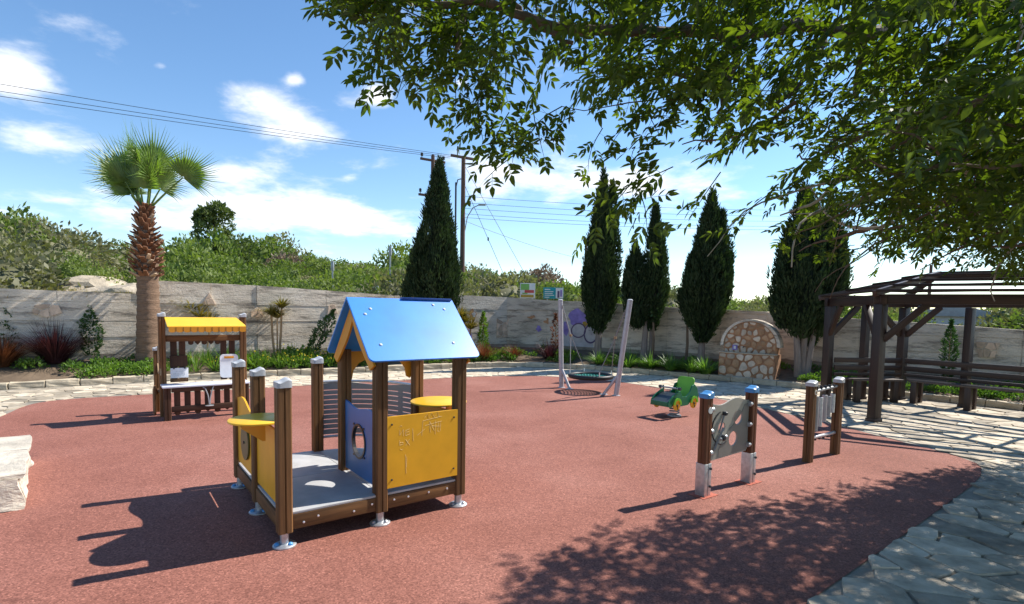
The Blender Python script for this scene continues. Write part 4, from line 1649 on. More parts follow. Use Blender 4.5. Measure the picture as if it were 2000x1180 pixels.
def beam3(parent, a, b, w, h, name, mat='pergola'):
    a, b = Vector(a), Vector(b)
    d = (b - a)
    L = d.length
    d.normalize()
    sd = Vector((0, 0, 1)).cross(d)
    if sd.length < .01:
        sd = Vector((1, 0, 0))
    sd.normalize()
    upv = d.cross(sd)
    o = MB().box(-w / 2, w / 2, -h / 2, h / 2, -L / 2, L / 2, min(w, h) * .06).build(name, mat, parent, smooth='auto')
    M = Matrix(((sd.x, upv.x, d.x), (sd.y, upv.y, d.y), (sd.z, upv.z, d.z)))
    o.rotation_euler = M.to_euler()
    o.location = (a + b) / 2
    return o


for k, (x, y) in PG.items():
    w = .14 if k in 'NLM2XY' else .12
    o = MB().box(-w / 2, w / 2, -w / 2, w / 2, 0, BZ0 - .001, .008).build('post', 'pergola', pg, smooth='auto')
    o.location = (x, y, .0)
    o.rotation_euler = (0, 0, .35)
    s_ = MB().box(-w / 2 - .012, w / 2 + .012, -w / 2 - .012, w / 2 + .012, .002, .06, .004).build('post_shoe', 'pergola', pg, smooth='auto')
    s_.location = (x, y, 0)
    s_.rotation_euler = (0, 0, .35)
ring_ = ['N', 'L', 'M2', 'X', 'Y']
for i, k in enumerate(ring_):
    a, b = PG[k], PG[ring_[(i + 1) % 5]]
    d = Vector((b[0] - a[0], b[1] - a[1], 0)).normalized() * .10
    dz = .0015 * i
    beam3(pg, (a[0] - d.x, a[1] - d.y, (BZ0 + BZ1) / 2 + dz), (b[0] + d.x, b[1] + d.y, (BZ0 + BZ1) / 2 + dz), .09 - .003 * i, .15, 'beam')
    L = math.hypot(b[0] - a[0], b[1] - a[1])
    e_ = Vector((b[0] - a[0], b[1] - a[1], 0)) / L
    if L > 1.2:
        q = min(.55, L * .36)
        beam3(pg, Vector((*a, 1.86 - q)) + e_ * .06, Vector((*a, 1.875)) + e_ * (q + .04), .07, .10, 'brace')
        beam3(pg, Vector((*b, 1.86 - q)) - e_ * .06, Vector((*b, 1.875)) - e_ * (q + .04), .07, .10, 'brace')
# hipped roof: rafters to a short ridge and spaced boards
RA, RB_ = Vector((7.35, 9.35, 2.40)), Vector((8.15, 8.85, 2.40))
beam3(pg, RA, RB_, .07, .12, 'ridge_beam')
corn = [Vector((*PG[k], 2.02)) for k in ring_]
for k, c in zip(ring_, corn):
    tgt = RA if k in ('N', 'L', 'M2') else RB_
    out_ = (c - tgt)
    e_ = c + Vector((out_.x, out_.y, 0)).normalized() * .22 + Vector((0, 0, -.05))
    beam3(pg, e_ + Vector((0, 0, .05)), tgt + Vector((0, 0, .02)), .06, .10, 'rafter')
for i in range(5):
    a, b = corn[i], corn[(i + 1) % 5]
    ta = RA if ring_[i] in ('N', 'L', 'M2') else RB_
    tb = RA if ring_[(i + 1) % 5] in ('N', 'L', 'M2') else RB_
    nb = 4
    for k in range(nb):
        t = -.10 + 1.06 * k / nb
        if (i * 7 + k * 3) % 17 == 4:
            continue
        p, q = a.lerp(ta, t), b.lerp(tb, t)
        if (p - q).length < .12:
            continue
        up_ = Vector((0, 0, .085 + .001 * (k % 2)))
        beam3(pg, p + up_, q + up_, .07, .04, 'roof_board')
# benches along the two far sides
for (a, b) in (('L', 'M2'), ('M2', 'X')):
    A3, B3 = Vector((*PG[a], 0)), Vector((*PG[b], 0))
    d = (B3 - A3).normalized()
    inn = Vector((d.y, -d.x, 0))
    A4, B4 = A3 + d * .09, B3 - d * .09
    for z, zz in ((.80, .10), (.65, .10), (.52, .06)):
        beam3(pg, A4 + Vector((0, 0, z)) + inn * .085, B4 + Vector((0, 0, z)) + inn * .085, .03, zz, 'backrest_plank')
    for k, off in enumerate((.17, .29, .41)):
        beam3(pg, A4 + inn * off + d * off * .5 + Vector((0, 0, .445)), B4 + inn * off - d * off * .5 + Vector((0, 0, .445)), .108, .035, 'seat_plank', 'pergola_top')
    n_ = 2 if (B3 - A3).length < 2 else 4
    for k in range(n_):
        p = A4.lerp(B4, (k + .35) / (n_ - .2))
        for off in (.14, .40):
            o = MB().box(-.05, .05, -.05, .05, 0, .425, .006).build('bench_leg', 'pergola', pg, smooth='auto')
            o.location = p + inn * off
            o.rotation_euler = (0, 0, math.atan2(d.y, d.x))
        beam3(pg, p + inn * .16 + Vector((0, 0, .10)), p + inn * .38 + Vector((0, 0, .10)), .05, .05, 'bench_stretcher')

# ================================================================ ARCHED STONE FOUNTAIN
fd = Vector((.748, -.664, 0)).normalized()
fin = Vector((-fd.y * -1, 0, 0))
fc = thing('stone_fountain', 'arched wall fountain of cream and rust rubble stone standing in the kerb', 'fountain', (5.85, 13.30, 0), math.atan2(fd.y, fd.x))
# local: x along the wall, -y towards the court
FW, FHl, FHt = .66, .70, 1.50
low = [(-FW, 0), (FW, 0), (FW, FHl), (-FW, FHl)]
MB().prism(low, -.13, .40, lambda a, b, t: (a, t, b)).build('basin_body', 'arch_m', fc)


def archo(w, z0, zt, n=18):
    zs_ = zt - w * .95
    return [(-w, z0), (w, z0)] + [(w * math.cos(math.pi * k / n), zs_ + w * .95 * math.sin(math.pi * k / n)) for k in range(0, n + 1)]


MB().prism(archo(FW - .03, FHl - .01, FHt), .10, .38, lambda a, b, t: (a, t, b)).build('arch_body', 'arch_m', fc)
rim = MB()
n = 26
oo, ii = archo(FW + .055, 0.0, FHt + .055, n), archo(FW - .02, 0.0, FHt, n)
for k in range(2, len(oo) - 1):
    pl = [ii[k], ii[k + 1], oo[k + 1], oo[k]]
    rim.prism(pl, .07, .37, lambda a, b, t: (a, t, b))
rim.build('arch_rim', 'wall', fc)
fo = random.Random(9)


def rubble(region, n_, dmin, y0, gap, seed, mats):
    xs = [p[0] for p in region]
    zs__ = [p[1] for p in region]
    P_ = spread(n_, min(xs), max(xs), min(zs__), max(zs__), dmin, lambda a, b: inside(region, a, b), seed)
    for p, poly in zip(P_, cells(P_, gap, bounds=region)):
        if not poly or len(poly) < 3:
            continue
        poly = [(p[0] + (q[0] - p[0]) * .94, p[1] + (q[1] - p[1]) * .94) for q in poly]
        A_ = abs(sum(poly[i][0] * poly[(i + 1) % len(poly)][1] - poly[(i + 1) % len(poly)][0] * poly[i][1] for i in range(len(poly))) / 2)
        if A_ < .0008:
            continue
        poly = smooth_loop(poly, 1)
        c_ = p
        h = fo.uniform(.012, .03)
        n2 = len(poly)
        vs = [(a, y0 + .01, b) for a, b in poly] + [(a, y0 - h * .7, b) for a, b in poly]
        vs += [(c_[0] + (a - c_[0]) * .8, y0 - h, c_[1] + (b - c_[1]) * .8) for a, b in poly]
        fs = [(i, (i + 1) % n2, n2 + (i + 1) % n2, n2 + i) for i in range(n2)]
        fs += [(n2 + i, n2 + (i + 1) % n2, 2 * n2 + (i + 1) % n2, 2 * n2 + i) for i in range(n2)]
        fs += [tuple(range(2 * n2, 3 * n2))]
        o = MB().add(vs, fs).build('stone', fo.choice(mats), fc, smooth='auto')


rubble([(-FW + .01, .02), (FW - .01, .02), (FW - .01, FHl - .015), (-FW + .01, FHl - .015)], 34, .165, -.13, .030, 4, ['arch_s', 'arch_s', 'arch_s', 'arch_r'])
rubble(archo(FW - .05, FHl + .01, FHt - .02), 46, .125, .10, .034, 8, ['arch_s', 'arch_s', 'arch_r', 'arch_r'])
MB().box(-FW - .02, FW + .02, -.155, .0995, FHl, FHl + .025, .004).build('ledge', 'kerb', fc, smooth='auto')
MB().box(-.40, -.28, .055, .075, .77, .90, .004).build('tile', 'paint_purple', fc, smooth='auto')
MB().box(-.365, -.315, .048, .0545, .80, .87).build('tile_mark', 'sign_white', fc)
MB().tube([(-.12, .09, .86), (-.12, .02, .87), (-.12, .0, .84)], .012, 8).build('spout', 'bolt', fc)

# ================================================================ LOW STONE SEAT BLOCK
sbk = thing('limestone_block', 'low pale limestone block seat at the edge of the red rubber', 'stone seat', (0, 0, 0))
v0, v1 = Vector((-3.90, 4.22, 0)), Vector((-5.04, 5.56, 0))
dl = (v1 - v0).normalized()
pr = Vector((-dl.y, dl.x, 0))
if pr.x > 0:
    pr = -pr
Ls = (v1 - v0).length


def blockpt(s, w, z):
    return v0 + dl * s + pr * w + Vector((0, 0, z))


fo2 = random.Random(4)


def rough_block(s0, s1, w0, w1, z0, z1, mat='block', amp=.02, name='stone'):
    bmk = bmesh.new()
    bmesh.ops.create_cube(bmk, size=1)
    bmesh.ops.subdivide_edges(bmk, edges=bmk.edges[:], cuts=5, use_grid_fill=True)
    mb = MB()
    for w in bmk.verts:
        s = s0 + (w.co.x + .5) * (s1 - s0)
        t = w0 + (w.co.y + .5) * (w1 - w0)
        z = z0 + (w.co.z + .5) * (z1 - z0)
        e = sum(abs(abs(c) - .5) < .01 for c in w.co)
        k = amp * (1.2 if e >= 2 else 1)
        nv = mnoise.noise_vector(Vector((s * 4, t * 4, z * 7))) * k * 1.8
        w.co = blockpt(s, t, z) + nv
        if e >= 2:
            c0 = blockpt((s0 + s1) / 2, (w0 + w1) / 2, (z0 + z1) / 2)
            w.co = c0 + (w.co - c0) * .985
    mb.bm(bmk)
    return mb.build(name, mat, sbk)


rough_block(.03, Ls - .03, .03, 1.30, -.02, .22, 'mortar', .006, 'rubble_core')
# face stones on the side towards the camera, slabs on top
for row, (z0, z1) in enumerate(((-.01, .222),)):
    w_ = .0
    while w_ < 1.3:
        ln = fo2.uniform(.35, .6)
        rough_block(-.005 + fo2.uniform(0, .012), .12, w_ + .006, min(1.32, w_ + ln), z0, z1)
        w_ += ln
    s = .13
    while s < Ls - .05:
        ln = fo2.uniform(.35, .65)
        rough_block(s + .006, min(Ls, s + ln), -.005 + fo2.uniform(0, .012), .12, z0, z1)
        s += ln
s = 0
while s < Ls - .1:
    ln = fo2.uniform(.7, 1.0)
    e2 = min(Ls, s + ln) if Ls - s - ln > .15 else Ls
    cut = fo2.uniform(.45, .75)
    rough_block(s + .005, e2 - .005, -.015, cut, .228, .272 + fo2.uniform(0, .006), 'block', .014, 'top_slab')
    rough_block(s + .005, e2 - .005, cut + .01, 1.32, .228, .272 + fo2.uniform(0, .006), 'block', .014, 'top_slab')
    s = e2

# ================================================================ BED PLANTS
clump('fountain_grass', 'large dark purple fountain grass beside the palm', 'grass plant', -9.85, 11.55, 900, 1.05, .012, .75, .55, 'purple', 1)
clump('fountain_grass', 'russet and purple grass at the left edge of the bed', 'grass plant', -10.45, 10.95, 600, .85, .012, .8, .6, 'russet', 2)
clump('fountain_grass', 'russet grass clump nearest the playhouse roof', 'grass plant', -.84, 16.25, 380, .68, .012, .8, .6, 'russet', 3)
clump('fountain_grass', 'russet grass clump below the orange stone inlay', 'grass plant', .05, 16.75, 330, .55, .012, .9, .6, 'russet', 4)
clump('fountain_grass', 'dark purple grass clump beside the left swing post', 'grass plant', 1.15, 16.6, 420, .70, .012, .9, .6, 'purple', 5)
for i, (x, y, s) in enumerate(((3.30, 15.2, 1.0), (3.85, 14.9, .9), (4.30, 14.5, .95), (4.75, 14.15, .9), (5.02, 13.85, 1.05), (2.55, 15.75, .8))):
    nm = ['leftmost strap-leaved clump behind the swing seat', 'strap-leaved clump right of the right swing post', 'strap-leaved clump between the two thin stems',
          'strap-leaved clump below the middle cypress', 'bright strap-leaved clump left of the stone fountain', 'small strap-leaved clump below the tall cypress by the swing'][i]
    clump('lily_clump', nm, 'plant', x, y, 130, .62 * s, .034, .95, .75, 'strap', 30 + i, 'strap-leaved clumps along the kerb')


def leafy_column(name, label, cat, x, y, h, r, n, mat, seed, leaf=.07, lean=0.0, z0=None, stem='cane'):
    t = thing(name, label, cat, (x, y, (bed_z(x, y) if z0 is None else z0) - .02))
    rg = np.random.default_rng(seed)
    zz = rg.random(n)
    th = rg.random(n) * 6.283
    prof = np.sin(np.clip(zz * 1.05 + .08, 0, 1) * math.pi) ** .45
    lum = 1 + .35 * np.sin(zz * 17 + seed) * np.sin(th * 2 + zz * 9)
    rr = r * prof * lum * np.sqrt(.25 + .75 * rg.random(n))
    pos = np.stack([rr * np.cos(th) + lean * zz, rr * np.sin(th), .08 * h + zz * h * .92], 1)
    d = np.stack([np.cos(th), np.sin(th), .6 + .6 * rg.random(n)], 1) + rg.normal(size=(n, 3)) * .4
    v, q = leaf_quads(pos, d, leaf * (.7 + .6 * rg.random(n)), leaf * .5)
    np_mesh('foliage', v, q, mat, t)
    MB().tube([(0, 0, 0), (lean * .5, 0, h * .5), (lean * .9, 0, h * .9)], [.02, .015, .008], 6).build('stem', stem, t)
    return t


leafy_column('columnar_shrub', 'narrow dark green upright shrub between purple grass and palm', 'shrub', -9.45, 12.05, 1.22, .20, 1400, 'shrub', 3)
leafy_column('creeper', 'green creeper climbing the wall at the left edge', 'climber', -10.62, 11.35, 1.35, .20, 900, 'shrub', 4)
leafy_column('succulent_column', 'bright green columnar plant right of the red-tipped cordyline', 'plant', -.92, 17.0, 1.35, .13, 700, 'cover', 5, .09)
leafy_column('thin_red_plant', 'thin red-brown stemmed plant against the graffiti wall', 'plant', 1.38, 17.05, 1.35, .12, 260, 'russet', 6, .09)
leafy_column('slim_cypress', 'slim young green cypress against the wall behind the pergola', 'tree', 9.25, 11.35, 1.35, .12, 1200, 'shrub', 7, .06)
leafy_column('dead_shrub', 'leaning dark half-dry shrub left of the playhouse roof', 'shrub', -5.45, 14.55, 1.25, .20, 700, 'shrub', 8, .09, .62, stem='bark')


def cordy(name, label, x, y, heads, seed, mat='cordyline', n=150, L=.5):
    t = thing(name, label, 'plant', (x, y, bed_z(x, y) - .02))
    for k, (dx, dy, h, rad) in enumerate(heads):
        MB().tube([(dx * .4, dy * .4, 0), (dx * .8, dy * .8, h * .5), (dx, dy, h)], [rad, rad * .9, rad * .8], 7).build('cane_stem', 'cane', t, smooth='auto')
        v, q = blade_mesh(n, L, .032, 1.15, .9, seed + k, base=.05)
        o = np_mesh('leaf_head', v, q, mat, t)
        o.location = (dx, dy, h - .03)
    return t


cordy('cordyline', 'bushy red-tipped cordyline above the play shop awning', -7.75, 13.35, [(0, 0, .98, .03), (.22, .05, .80, .03), (-.2, -.05, 1.15, .025)], 50, n=170)
cordy('dracaena', 'pair of bare-caned dracaenas between play shop and playhouse', -6.10, 13.9, [(-.13, 0, 1.18, .032), (.13, .03, 1.36, .032), (.0, .05, 1.1, .02)], 60, n=110, L=.38)
cordy('cordyline', 'red-tipped cordyline right of the blue roof', -1.50, 16.75, [(0, 0, 1.05, .03), (.2, .05, .85, .03), (-.15, 0, 1.2, .03)], 70, n=150)
for i, (x, y, lab) in enumerate(((4.10, 15.65, 'thin bare vine-wrapped stem left of the middle cypress'), (4.86, 14.95, 'thin bare stem beside the middle cypress trunk'))):
    t = thing('young_tree', lab, 'tree', (x, y, bed_z(x, y) - .02))
    MB().tube([(0, 0, 0), (.02, 0, .6), (0, .03, 1.25), (.03, .02, 2.0)], [.045, .04, .03, .012], 8).build('trunk', 'bark', t, smooth='auto')
    v, q = blob_leaves(160, .12, .12, .5, .3, 80 + i, .08)
    o = np_mesh('crown', v, q, 'shrub', t)
    o.location = (0, 0, 1.3)

# ground cover: uncountable small leaves
gc, gf = Leaves(), Leaves()
gr_ = np.random.default_rng(77)
KS = along(KERB, 200)
WS = along([(x, y) for x, y, z in WALL], 200)
pr1 = [blob_leaves(190, .20, .20, .18, .4, 90 + i, .06) for i in range(5)]
rr1 = random.Random(8)
for k in range(560):
    i = rr1.randrange(14, 186)
    t = .12 + .62 * rr1.random() ** 1.5
    x, y = KS[i][0] * (1 - t) + WS[i][0] * t, KS[i][1] * (1 - t) + WS[i][1] * t
    if dseg(x, y, (5.4, 13.7), (6.4, 12.9)) < .5:
        continue
    if mnoise.noise(Vector((x * .9, y * .9, 3.0))) < -.08:
        continue
    s = rr1.uniform(.35, 1.15) * (1.35 if -7.5 < x < -3.5 and t > .2 else 1) * (.8 if x > 2 else 1)
    v, q = pr1[k % 5]
    gc.add(v * s + np.array([x, y, bed_z(x, y) + .02]), q)
    if -7.6 < x < -3.6 and rr1.random() < .6:
        n = 16
        p = np.stack([gr_.normal(0, .16 * s, n) + x, gr_.normal(0, .16 * s, n) + y, bed_z(x, y) + .17 * s + .14 * gr_.random(n)], 1)
        v2, q2 = leaf_quads(p, gr_.normal(size=(n, 3)) + np.array([0, 0, .6]), .05, .04)
        gf.add(v2, q2)
tag(gc.build('ground_cover', 'cover'), 'low green ground cover growing along the kerb', 'ground cover', kind='stuff')
tag(gf.build('wild_flowers', 'flower'), 'small yellow flowers in the planting bed', 'flowers', kind='stuff')
# taller weeds behind the play shop
wd = Leaves()
for k in range(60):
    x = rr1.uniform(-7.6, -3.9)
    y = 13.05 + (x + 5.9) * .63 + rr1.uniform(-.1, .9)
    v, q = blade_mesh(26, rr1.uniform(.3, .6), .02, .8, .4, 200 + k, base=.1)
    wd.add(v + np.array([x, y, bed_z(x, y)]), q)
tag(wd.build('tall_weeds', 'cover'), 'tall yellow-green weeds behind the play shop', 'weeds', kind='stuff')
# dry grass on the bank above the wall, far left
dg = Leaves()
for k in range(620):
    a = rr1.uniform(-.99, -.60)
    w_ = wall_at(a)
    rw = math.hypot(w_[0].x, w_[0].y)
    r = rw + .4 + 8.5 * rr1.random() ** 1.3
    th = math.atan(a)
    x, y = r * math.sin(th), r * math.cos(th)
    v, q = blade_mesh(22, rr1.uniform(.3, .7), .022, .8, .3, 300 + k, base=.16)
    dg.add(v + np.array([x, y, hill_z(x, y) - .03]), q)
tag(dg.build('dry_grass', 'straw'), 'dry straw-coloured grass on the bank above the wall', 'grass', kind='stuff')
# limestone ledges
for i, (a, dr, s) in enumerate(((-.74, 7.5, 1.1), (-.70, 6.0, 1.3), (-.665, 7.0, .9), (-.77, 9.5, 1.4), (-.69, 9.0, 1.2), (-.64, 5.0, .8), (-.82, 8.5, .7))):
    w_ = wall_at(a)
    r = math.hypot(w_[0].x, w_[0].y) + dr
    th = math.atan(a)
    x, y = r * math.sin(th), r * math.cos(th)
    bm = bmesh.new()
    bmesh.ops.create_icosphere(bm, subdivisions=3, radius=1)
    for w in bm.verts:
        n_ = mnoise.noise(w.co * 1.7 + Vector((i * 3, 0, 0)))
        st_ = round(w.co.z * 4) / 4
        w.co = Vector((w.co.x * (1 + .35 * n_), w.co.y * (1 + .35 * n_) * .7, (st_ * .7 + w.co.z * .3) * .38)) * s
    o = MB().bm(bm).build('rock', 'rock', None)
    o.location = (x, y, hill_z(x, y) + .22 * s)
    o.rotation_euler = (0, 0, -th + .3 * i)
    tag(o, ['uppermost left', 'widest', 'rightmost high', 'topmost', 'middle', 'lowest right', 'leftmost small'][i] + ' limestone ledge on the bank left of the palm', 'rock', 'limestone ledges on the bank')

# ================================================================ CYPRESSES


def cypress(label, x, y, z0, spires, trunks, seed, dens=1.0, group='tall dark cypresses in front of the wall'):
    t = thing('cypress', label, 'cypress', (x, y, z0), 0, group)
    rg = np.random.default_rng(seed)
    lv = Leaves()
    core = MB()
    for (dx, dy, zb, zt, rad, belly, lx) in spires:
        H_ = zt - zb
        rad *= .86

        def prof(u_):
            u_ = np.clip(u_, 0, 1)
            lo = np.clip(u_ / belly, 0, 1)
            hi = np.clip((1 - u_) / (1 - belly), 0, 1)
            return np.where(u_ < belly, .22 + .78 * np.sin(lo * math.pi / 2) ** .9, hi ** .85)
        n = int(7000 * dens * (H_ / 4.5) * (rad / .6) ** .9)
        u_ = rg.random(n) ** .92
        th = rg.random(n) * 6.2832
        ph_ = rg.random(4) * 6.28
        lob = 1 + .20 * np.sin(th * 5 + ph_[0] + 2.0 * np.sin(u_ * 5 + ph_[3])) + .10 * np.sin(th * 9 + u_ * 16 + ph_[1]) + .13 * np.sin(u_ * 27 + th * 3 + ph_[2])
        rr = rad * prof(u_) * lob * (.80 + .26 * rg.random(n) ** 1.5)
        pos = np.stack([dx + lx * u_ + rr * np.cos(th), dy + rr * np.sin(th), zb + u_ * H_], 1)
        d = np.stack([np.cos(th) * .55, np.sin(th) * .55, np.full(n, 1.15)], 1) + rg.normal(size=(n, 3)) * .28
        gap_ = np.sin(pos[:, 0] * 9 + ph_[1]) * np.sin(pos[:, 1] * 9 + ph_[0]) * np.sin(pos[:, 2] * 4.1 + ph_[2])
        ok_ = gap_ < .42
        pos, d = pos[ok_], d[ok_]
        n = len(pos)
        v, q = leaf_quads(pos, d, .13 * (.6 + .9 * rg.random(n)), .034 * (.7 + .7 * rg.random(n)))
        lv.add(v, q)
        # flame-shaped sprays lying on the crown
        ns_ = int(95 * H_ / 4.5 * (rad / .5))
        us = rg.random(ns_) * .9
        ts = rg.random(ns_) * 6.2832
        for j in range(ns_):
            Ls_ = (.40 + .55 * rg.random()) * (1 - .35 * us[j])
            k_ = 82
            w_ = rg.random(k_)
            rs = (.030 + .060 * np.sin(np.clip(w_ * .9 + .1, 0, 1) * math.pi)) * np.sqrt(rg.random(k_)) * 1.25
            aa = rg.random(k_) * 6.2832
            rb_ = rad * float(prof(np.array(us[j]))) * (.86 + .20 * rg.random())
            tip = rad * float(prof(np.array(min(1, us[j] + Ls_ / H_)))) * (.95 + .35 * rg.random())
            cr_ = rb_ + (tip - rb_) * w_
            cx_ = dx + lx * us[j] + cr_ * math.cos(ts[j]) + rs * np.cos(aa)
            cy_ = dy + cr_ * math.sin(ts[j]) + rs * np.sin(aa)
            cz_ = zb + us[j] * H_ + w_ * Ls_
            d = np.stack([np.cos(aa) * .35 + math.cos(ts[j]) * .25, np.sin(aa) * .35 + math.sin(ts[j]) * .25, np.full(k_, 1.1)], 1) + rg.normal(size=(k_, 3)) * .2
            lv.add(*leaf_quads(np.stack([cx_, cy_, cz_], 1), d, .10 * (.6 + .9 * rg.random(k_)), .028))
        # few wisps that stick out
        m2 = int(420 * H_ / 4)
        u2 = rg.random(m2)
        th2 = rg.random(m2) * 6.2832
        r2_ = rad * prof(u2) * (.95 + .30 * rg.random(m2) ** 2)
        for j in range(4):
            pp2 = np.stack([dx + lx * u2 + r2_ * np.cos(th2), dy + r2_ * np.sin(th2), zb + u2 * H_ + j * .05], 1)
            v, q = leaf_quads(pp2, np.stack([np.cos(th2) * .5, np.sin(th2) * .5, np.full(m2, 1.2)], 1) + rg.normal(size=(m2, 3)) * .25, .17, .03)
            lv.add(v, q)
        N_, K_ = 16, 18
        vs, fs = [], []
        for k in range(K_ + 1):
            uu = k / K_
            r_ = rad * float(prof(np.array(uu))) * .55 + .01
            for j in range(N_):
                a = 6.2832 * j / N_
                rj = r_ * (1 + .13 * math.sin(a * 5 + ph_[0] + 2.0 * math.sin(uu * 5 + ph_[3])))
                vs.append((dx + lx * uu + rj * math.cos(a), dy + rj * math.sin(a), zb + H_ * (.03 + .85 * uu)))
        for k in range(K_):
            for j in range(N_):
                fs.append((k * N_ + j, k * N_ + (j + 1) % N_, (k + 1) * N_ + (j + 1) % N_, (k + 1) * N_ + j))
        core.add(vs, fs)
    cr = lv.build('crown', 'cypress', t)
    core.build('light_block_core', 'cyp_core', t, smooth=True)  # solid dark core added inside the foliage to block light
    for (dx, dy, r_, h, lx) in trunks:
        MB().tube([(dx, dy, -.1), (dx + lx * .3, dy, h * .35), (dx + lx * .7, dy, h * .7), (dx + lx, dy, h)], [r_ * 1.25, r_, r_ * .85, r_ * .6], 9).build('trunk', 'bark_cyp', t, smooth='auto')
    return t


cypress('broad conical cypress standing behind the blue playhouse roof', -2.38, 15.75, .3,
        [(0, 0, .5, 5.55, .80, .30, .22), (.25, .05, 1.0, 4.2, .55, .35, .05), (-.3, .05, .7, 3.6, .55, .35, .05)], [(0, 0, .13, 1.2, 0)], 1, .9)
cypress('tall narrow cypress directly behind the nest swing', 2.68, 16.6, .34,
        [(-.05, 0, .62, 5.45, .52, .38, .06), (.25, .08, 1.0, 5.15, .34, .42, .05), (-.22, .1, .8, 3.9, .30, .4, .0)], [(-.02, 0, .11, 1.0, .02)], 2)
cypress('twin-topped cypress right of the leaning swing post', 3.95, 15.85, .38,
        [(.14, 0, .72, 4.32, .38, .38, .02), (-.28, .0, .75, 3.15, .42, .45, -.12), (.33, .1, 1.2, 3.6, .24, .4, .06), (-.55, .1, 1.6, 2.75, .14, .4, -.02)], [(-.05, 0, .09, 1.1, .03), (.16, .02, .06, 1.2, .0)], 3)
cypress('ragged cypress with a side spike left of the stone fountain', 5.20, 14.65, .38,
        [(-.02, 0, .45, 4.45, .56, .42, .12), (.18, 0, .8, 3.9, .40, .45, .22), (.42, .05, 1.15, 2.85, .20, .35, .26), (-.30, .05, .9, 2.75, .36, .4, -.06)], [(-.03, 0, .09, .9, .02)], 4)
cypress('broad cypress beside the pergola, partly behind the overhanging tree', 6.98, 12.85, .30,
        [(-.14, 0, .80, 4.3, .66, .42, -.02), (.36, .05, .85, 3.95, .52, .48, .14), (-.46, .05, 1.0, 2.6, .36, .4, -.05), (.2, .2, .55, 3.7, .45, .4, 0), (.62, 0, 1.1, 3.2, .26, .45, .12)],
        [(-.10, 0, .075, 1.2, -.12), (.0, .05, .085, 1.3, .05), (.10, .0, .07, 1.2, .16)], 5)

# ================================================================ PALM
PB = (-8.30, 12.25)
pz0 = bed_z(*PB) - .05
pm = thing('fan_palm', 'fan palm with shaggy trunk top standing at the wall left of the play shop', 'palm tree', (PB[0], PB[1], pz0))
prof = [(.31, 0), (.27, .12), (.25, .5), (.235, 1.0), (.22, 1.5), (.215, 1.85), (.215, 2.05), (.225, 2.3), (.21, 2.6), (.165, 2.95), (.11, 3.3), (.07, 3.6)]
tv, tf = [], []
N_ = 22
levels = []
for k in range(61):
    h = 3.58 * k / 60
    for (r0, h0), (r1, h1) in zip(prof, prof[1:]):
        if h0 <= h <= h1 + 1e-6:
            r_ = r0 + (r1 - r0) * (h - h0) / (h1 - h0)
    r_ += .010 * math.sin(k * 2.1)
    levels.append((r_, h))
    for j in range(N_):
        a = 6.2832 * j / N_
        rj = r_ * (1 + .05 * mnoise.noise(Vector((math.cos(a) * 2, math.sin(a) * 2, h * 3))))
        tv.append((rj * math.cos(a) + .02 * math.sin(h), rj * math.sin(a), h))
for k in range(60):
    for j in range(N_):
        tf.append((k * N_ + j, k * N_ + (j + 1) % N_, (k + 1) * N_ + (j + 1) % N_, (k + 1) * N_ + j))
MB().add(tv, tf).build('trunk', 'palm_trunk', pm, smooth=True)
fo3 = random.Random(12)
bt_ = MB().add([(-.07, 0, 0), (.07, 0, 0), (.075, .03, .0), (-.075, .03, 0), (-.03, -.10, .20), (.03, -.10, .20), (.035, -.08, .21), (-.035, -.08, .21), (0, -.035, .0)],
              [(0, 3, 7, 4), (1, 5, 6, 2), (4, 7, 6, 5), (3, 2, 6, 7), (0, 4, 5, 1)])
boot0 = None
k = 0
for row in range(17):
    h = 2.02 + row * .094
    r_ = [q for q in levels if abs(q[1] - h) < .06][0][0]
    nb = 13 if row < 10 else 9
    for j in range(nb):
        a = 6.2832 * (j + .5 * (row % 2)) / nb + fo3.uniform(-.12, .12)
        if boot0 is None:
            boot0 = bt_.build('leaf_base', 'palm_boot', pm)
            cut0 = MB().add(bt_.v, bt_.f).build('leaf_base', 'palm_cut', pm)
            b = boot0
        else:
            b = share(cut0 if fo3.random() < .13 else boot0, pm)
        b.location = (r_ * .93 * math.cos(a), r_ * .93 * math.sin(a), h)
        b.rotation_euler = (fo3.uniform(.25, .8) * (1 if row < 12 else .3), fo3.uniform(-.2, .2), a + math.pi / 2)
        s = fo3.uniform(.62, 1.0)
        b.scale = (s, s, s)
bpy.data.objects.remove(cut0) if cut0.location.length < 1e-6 else None


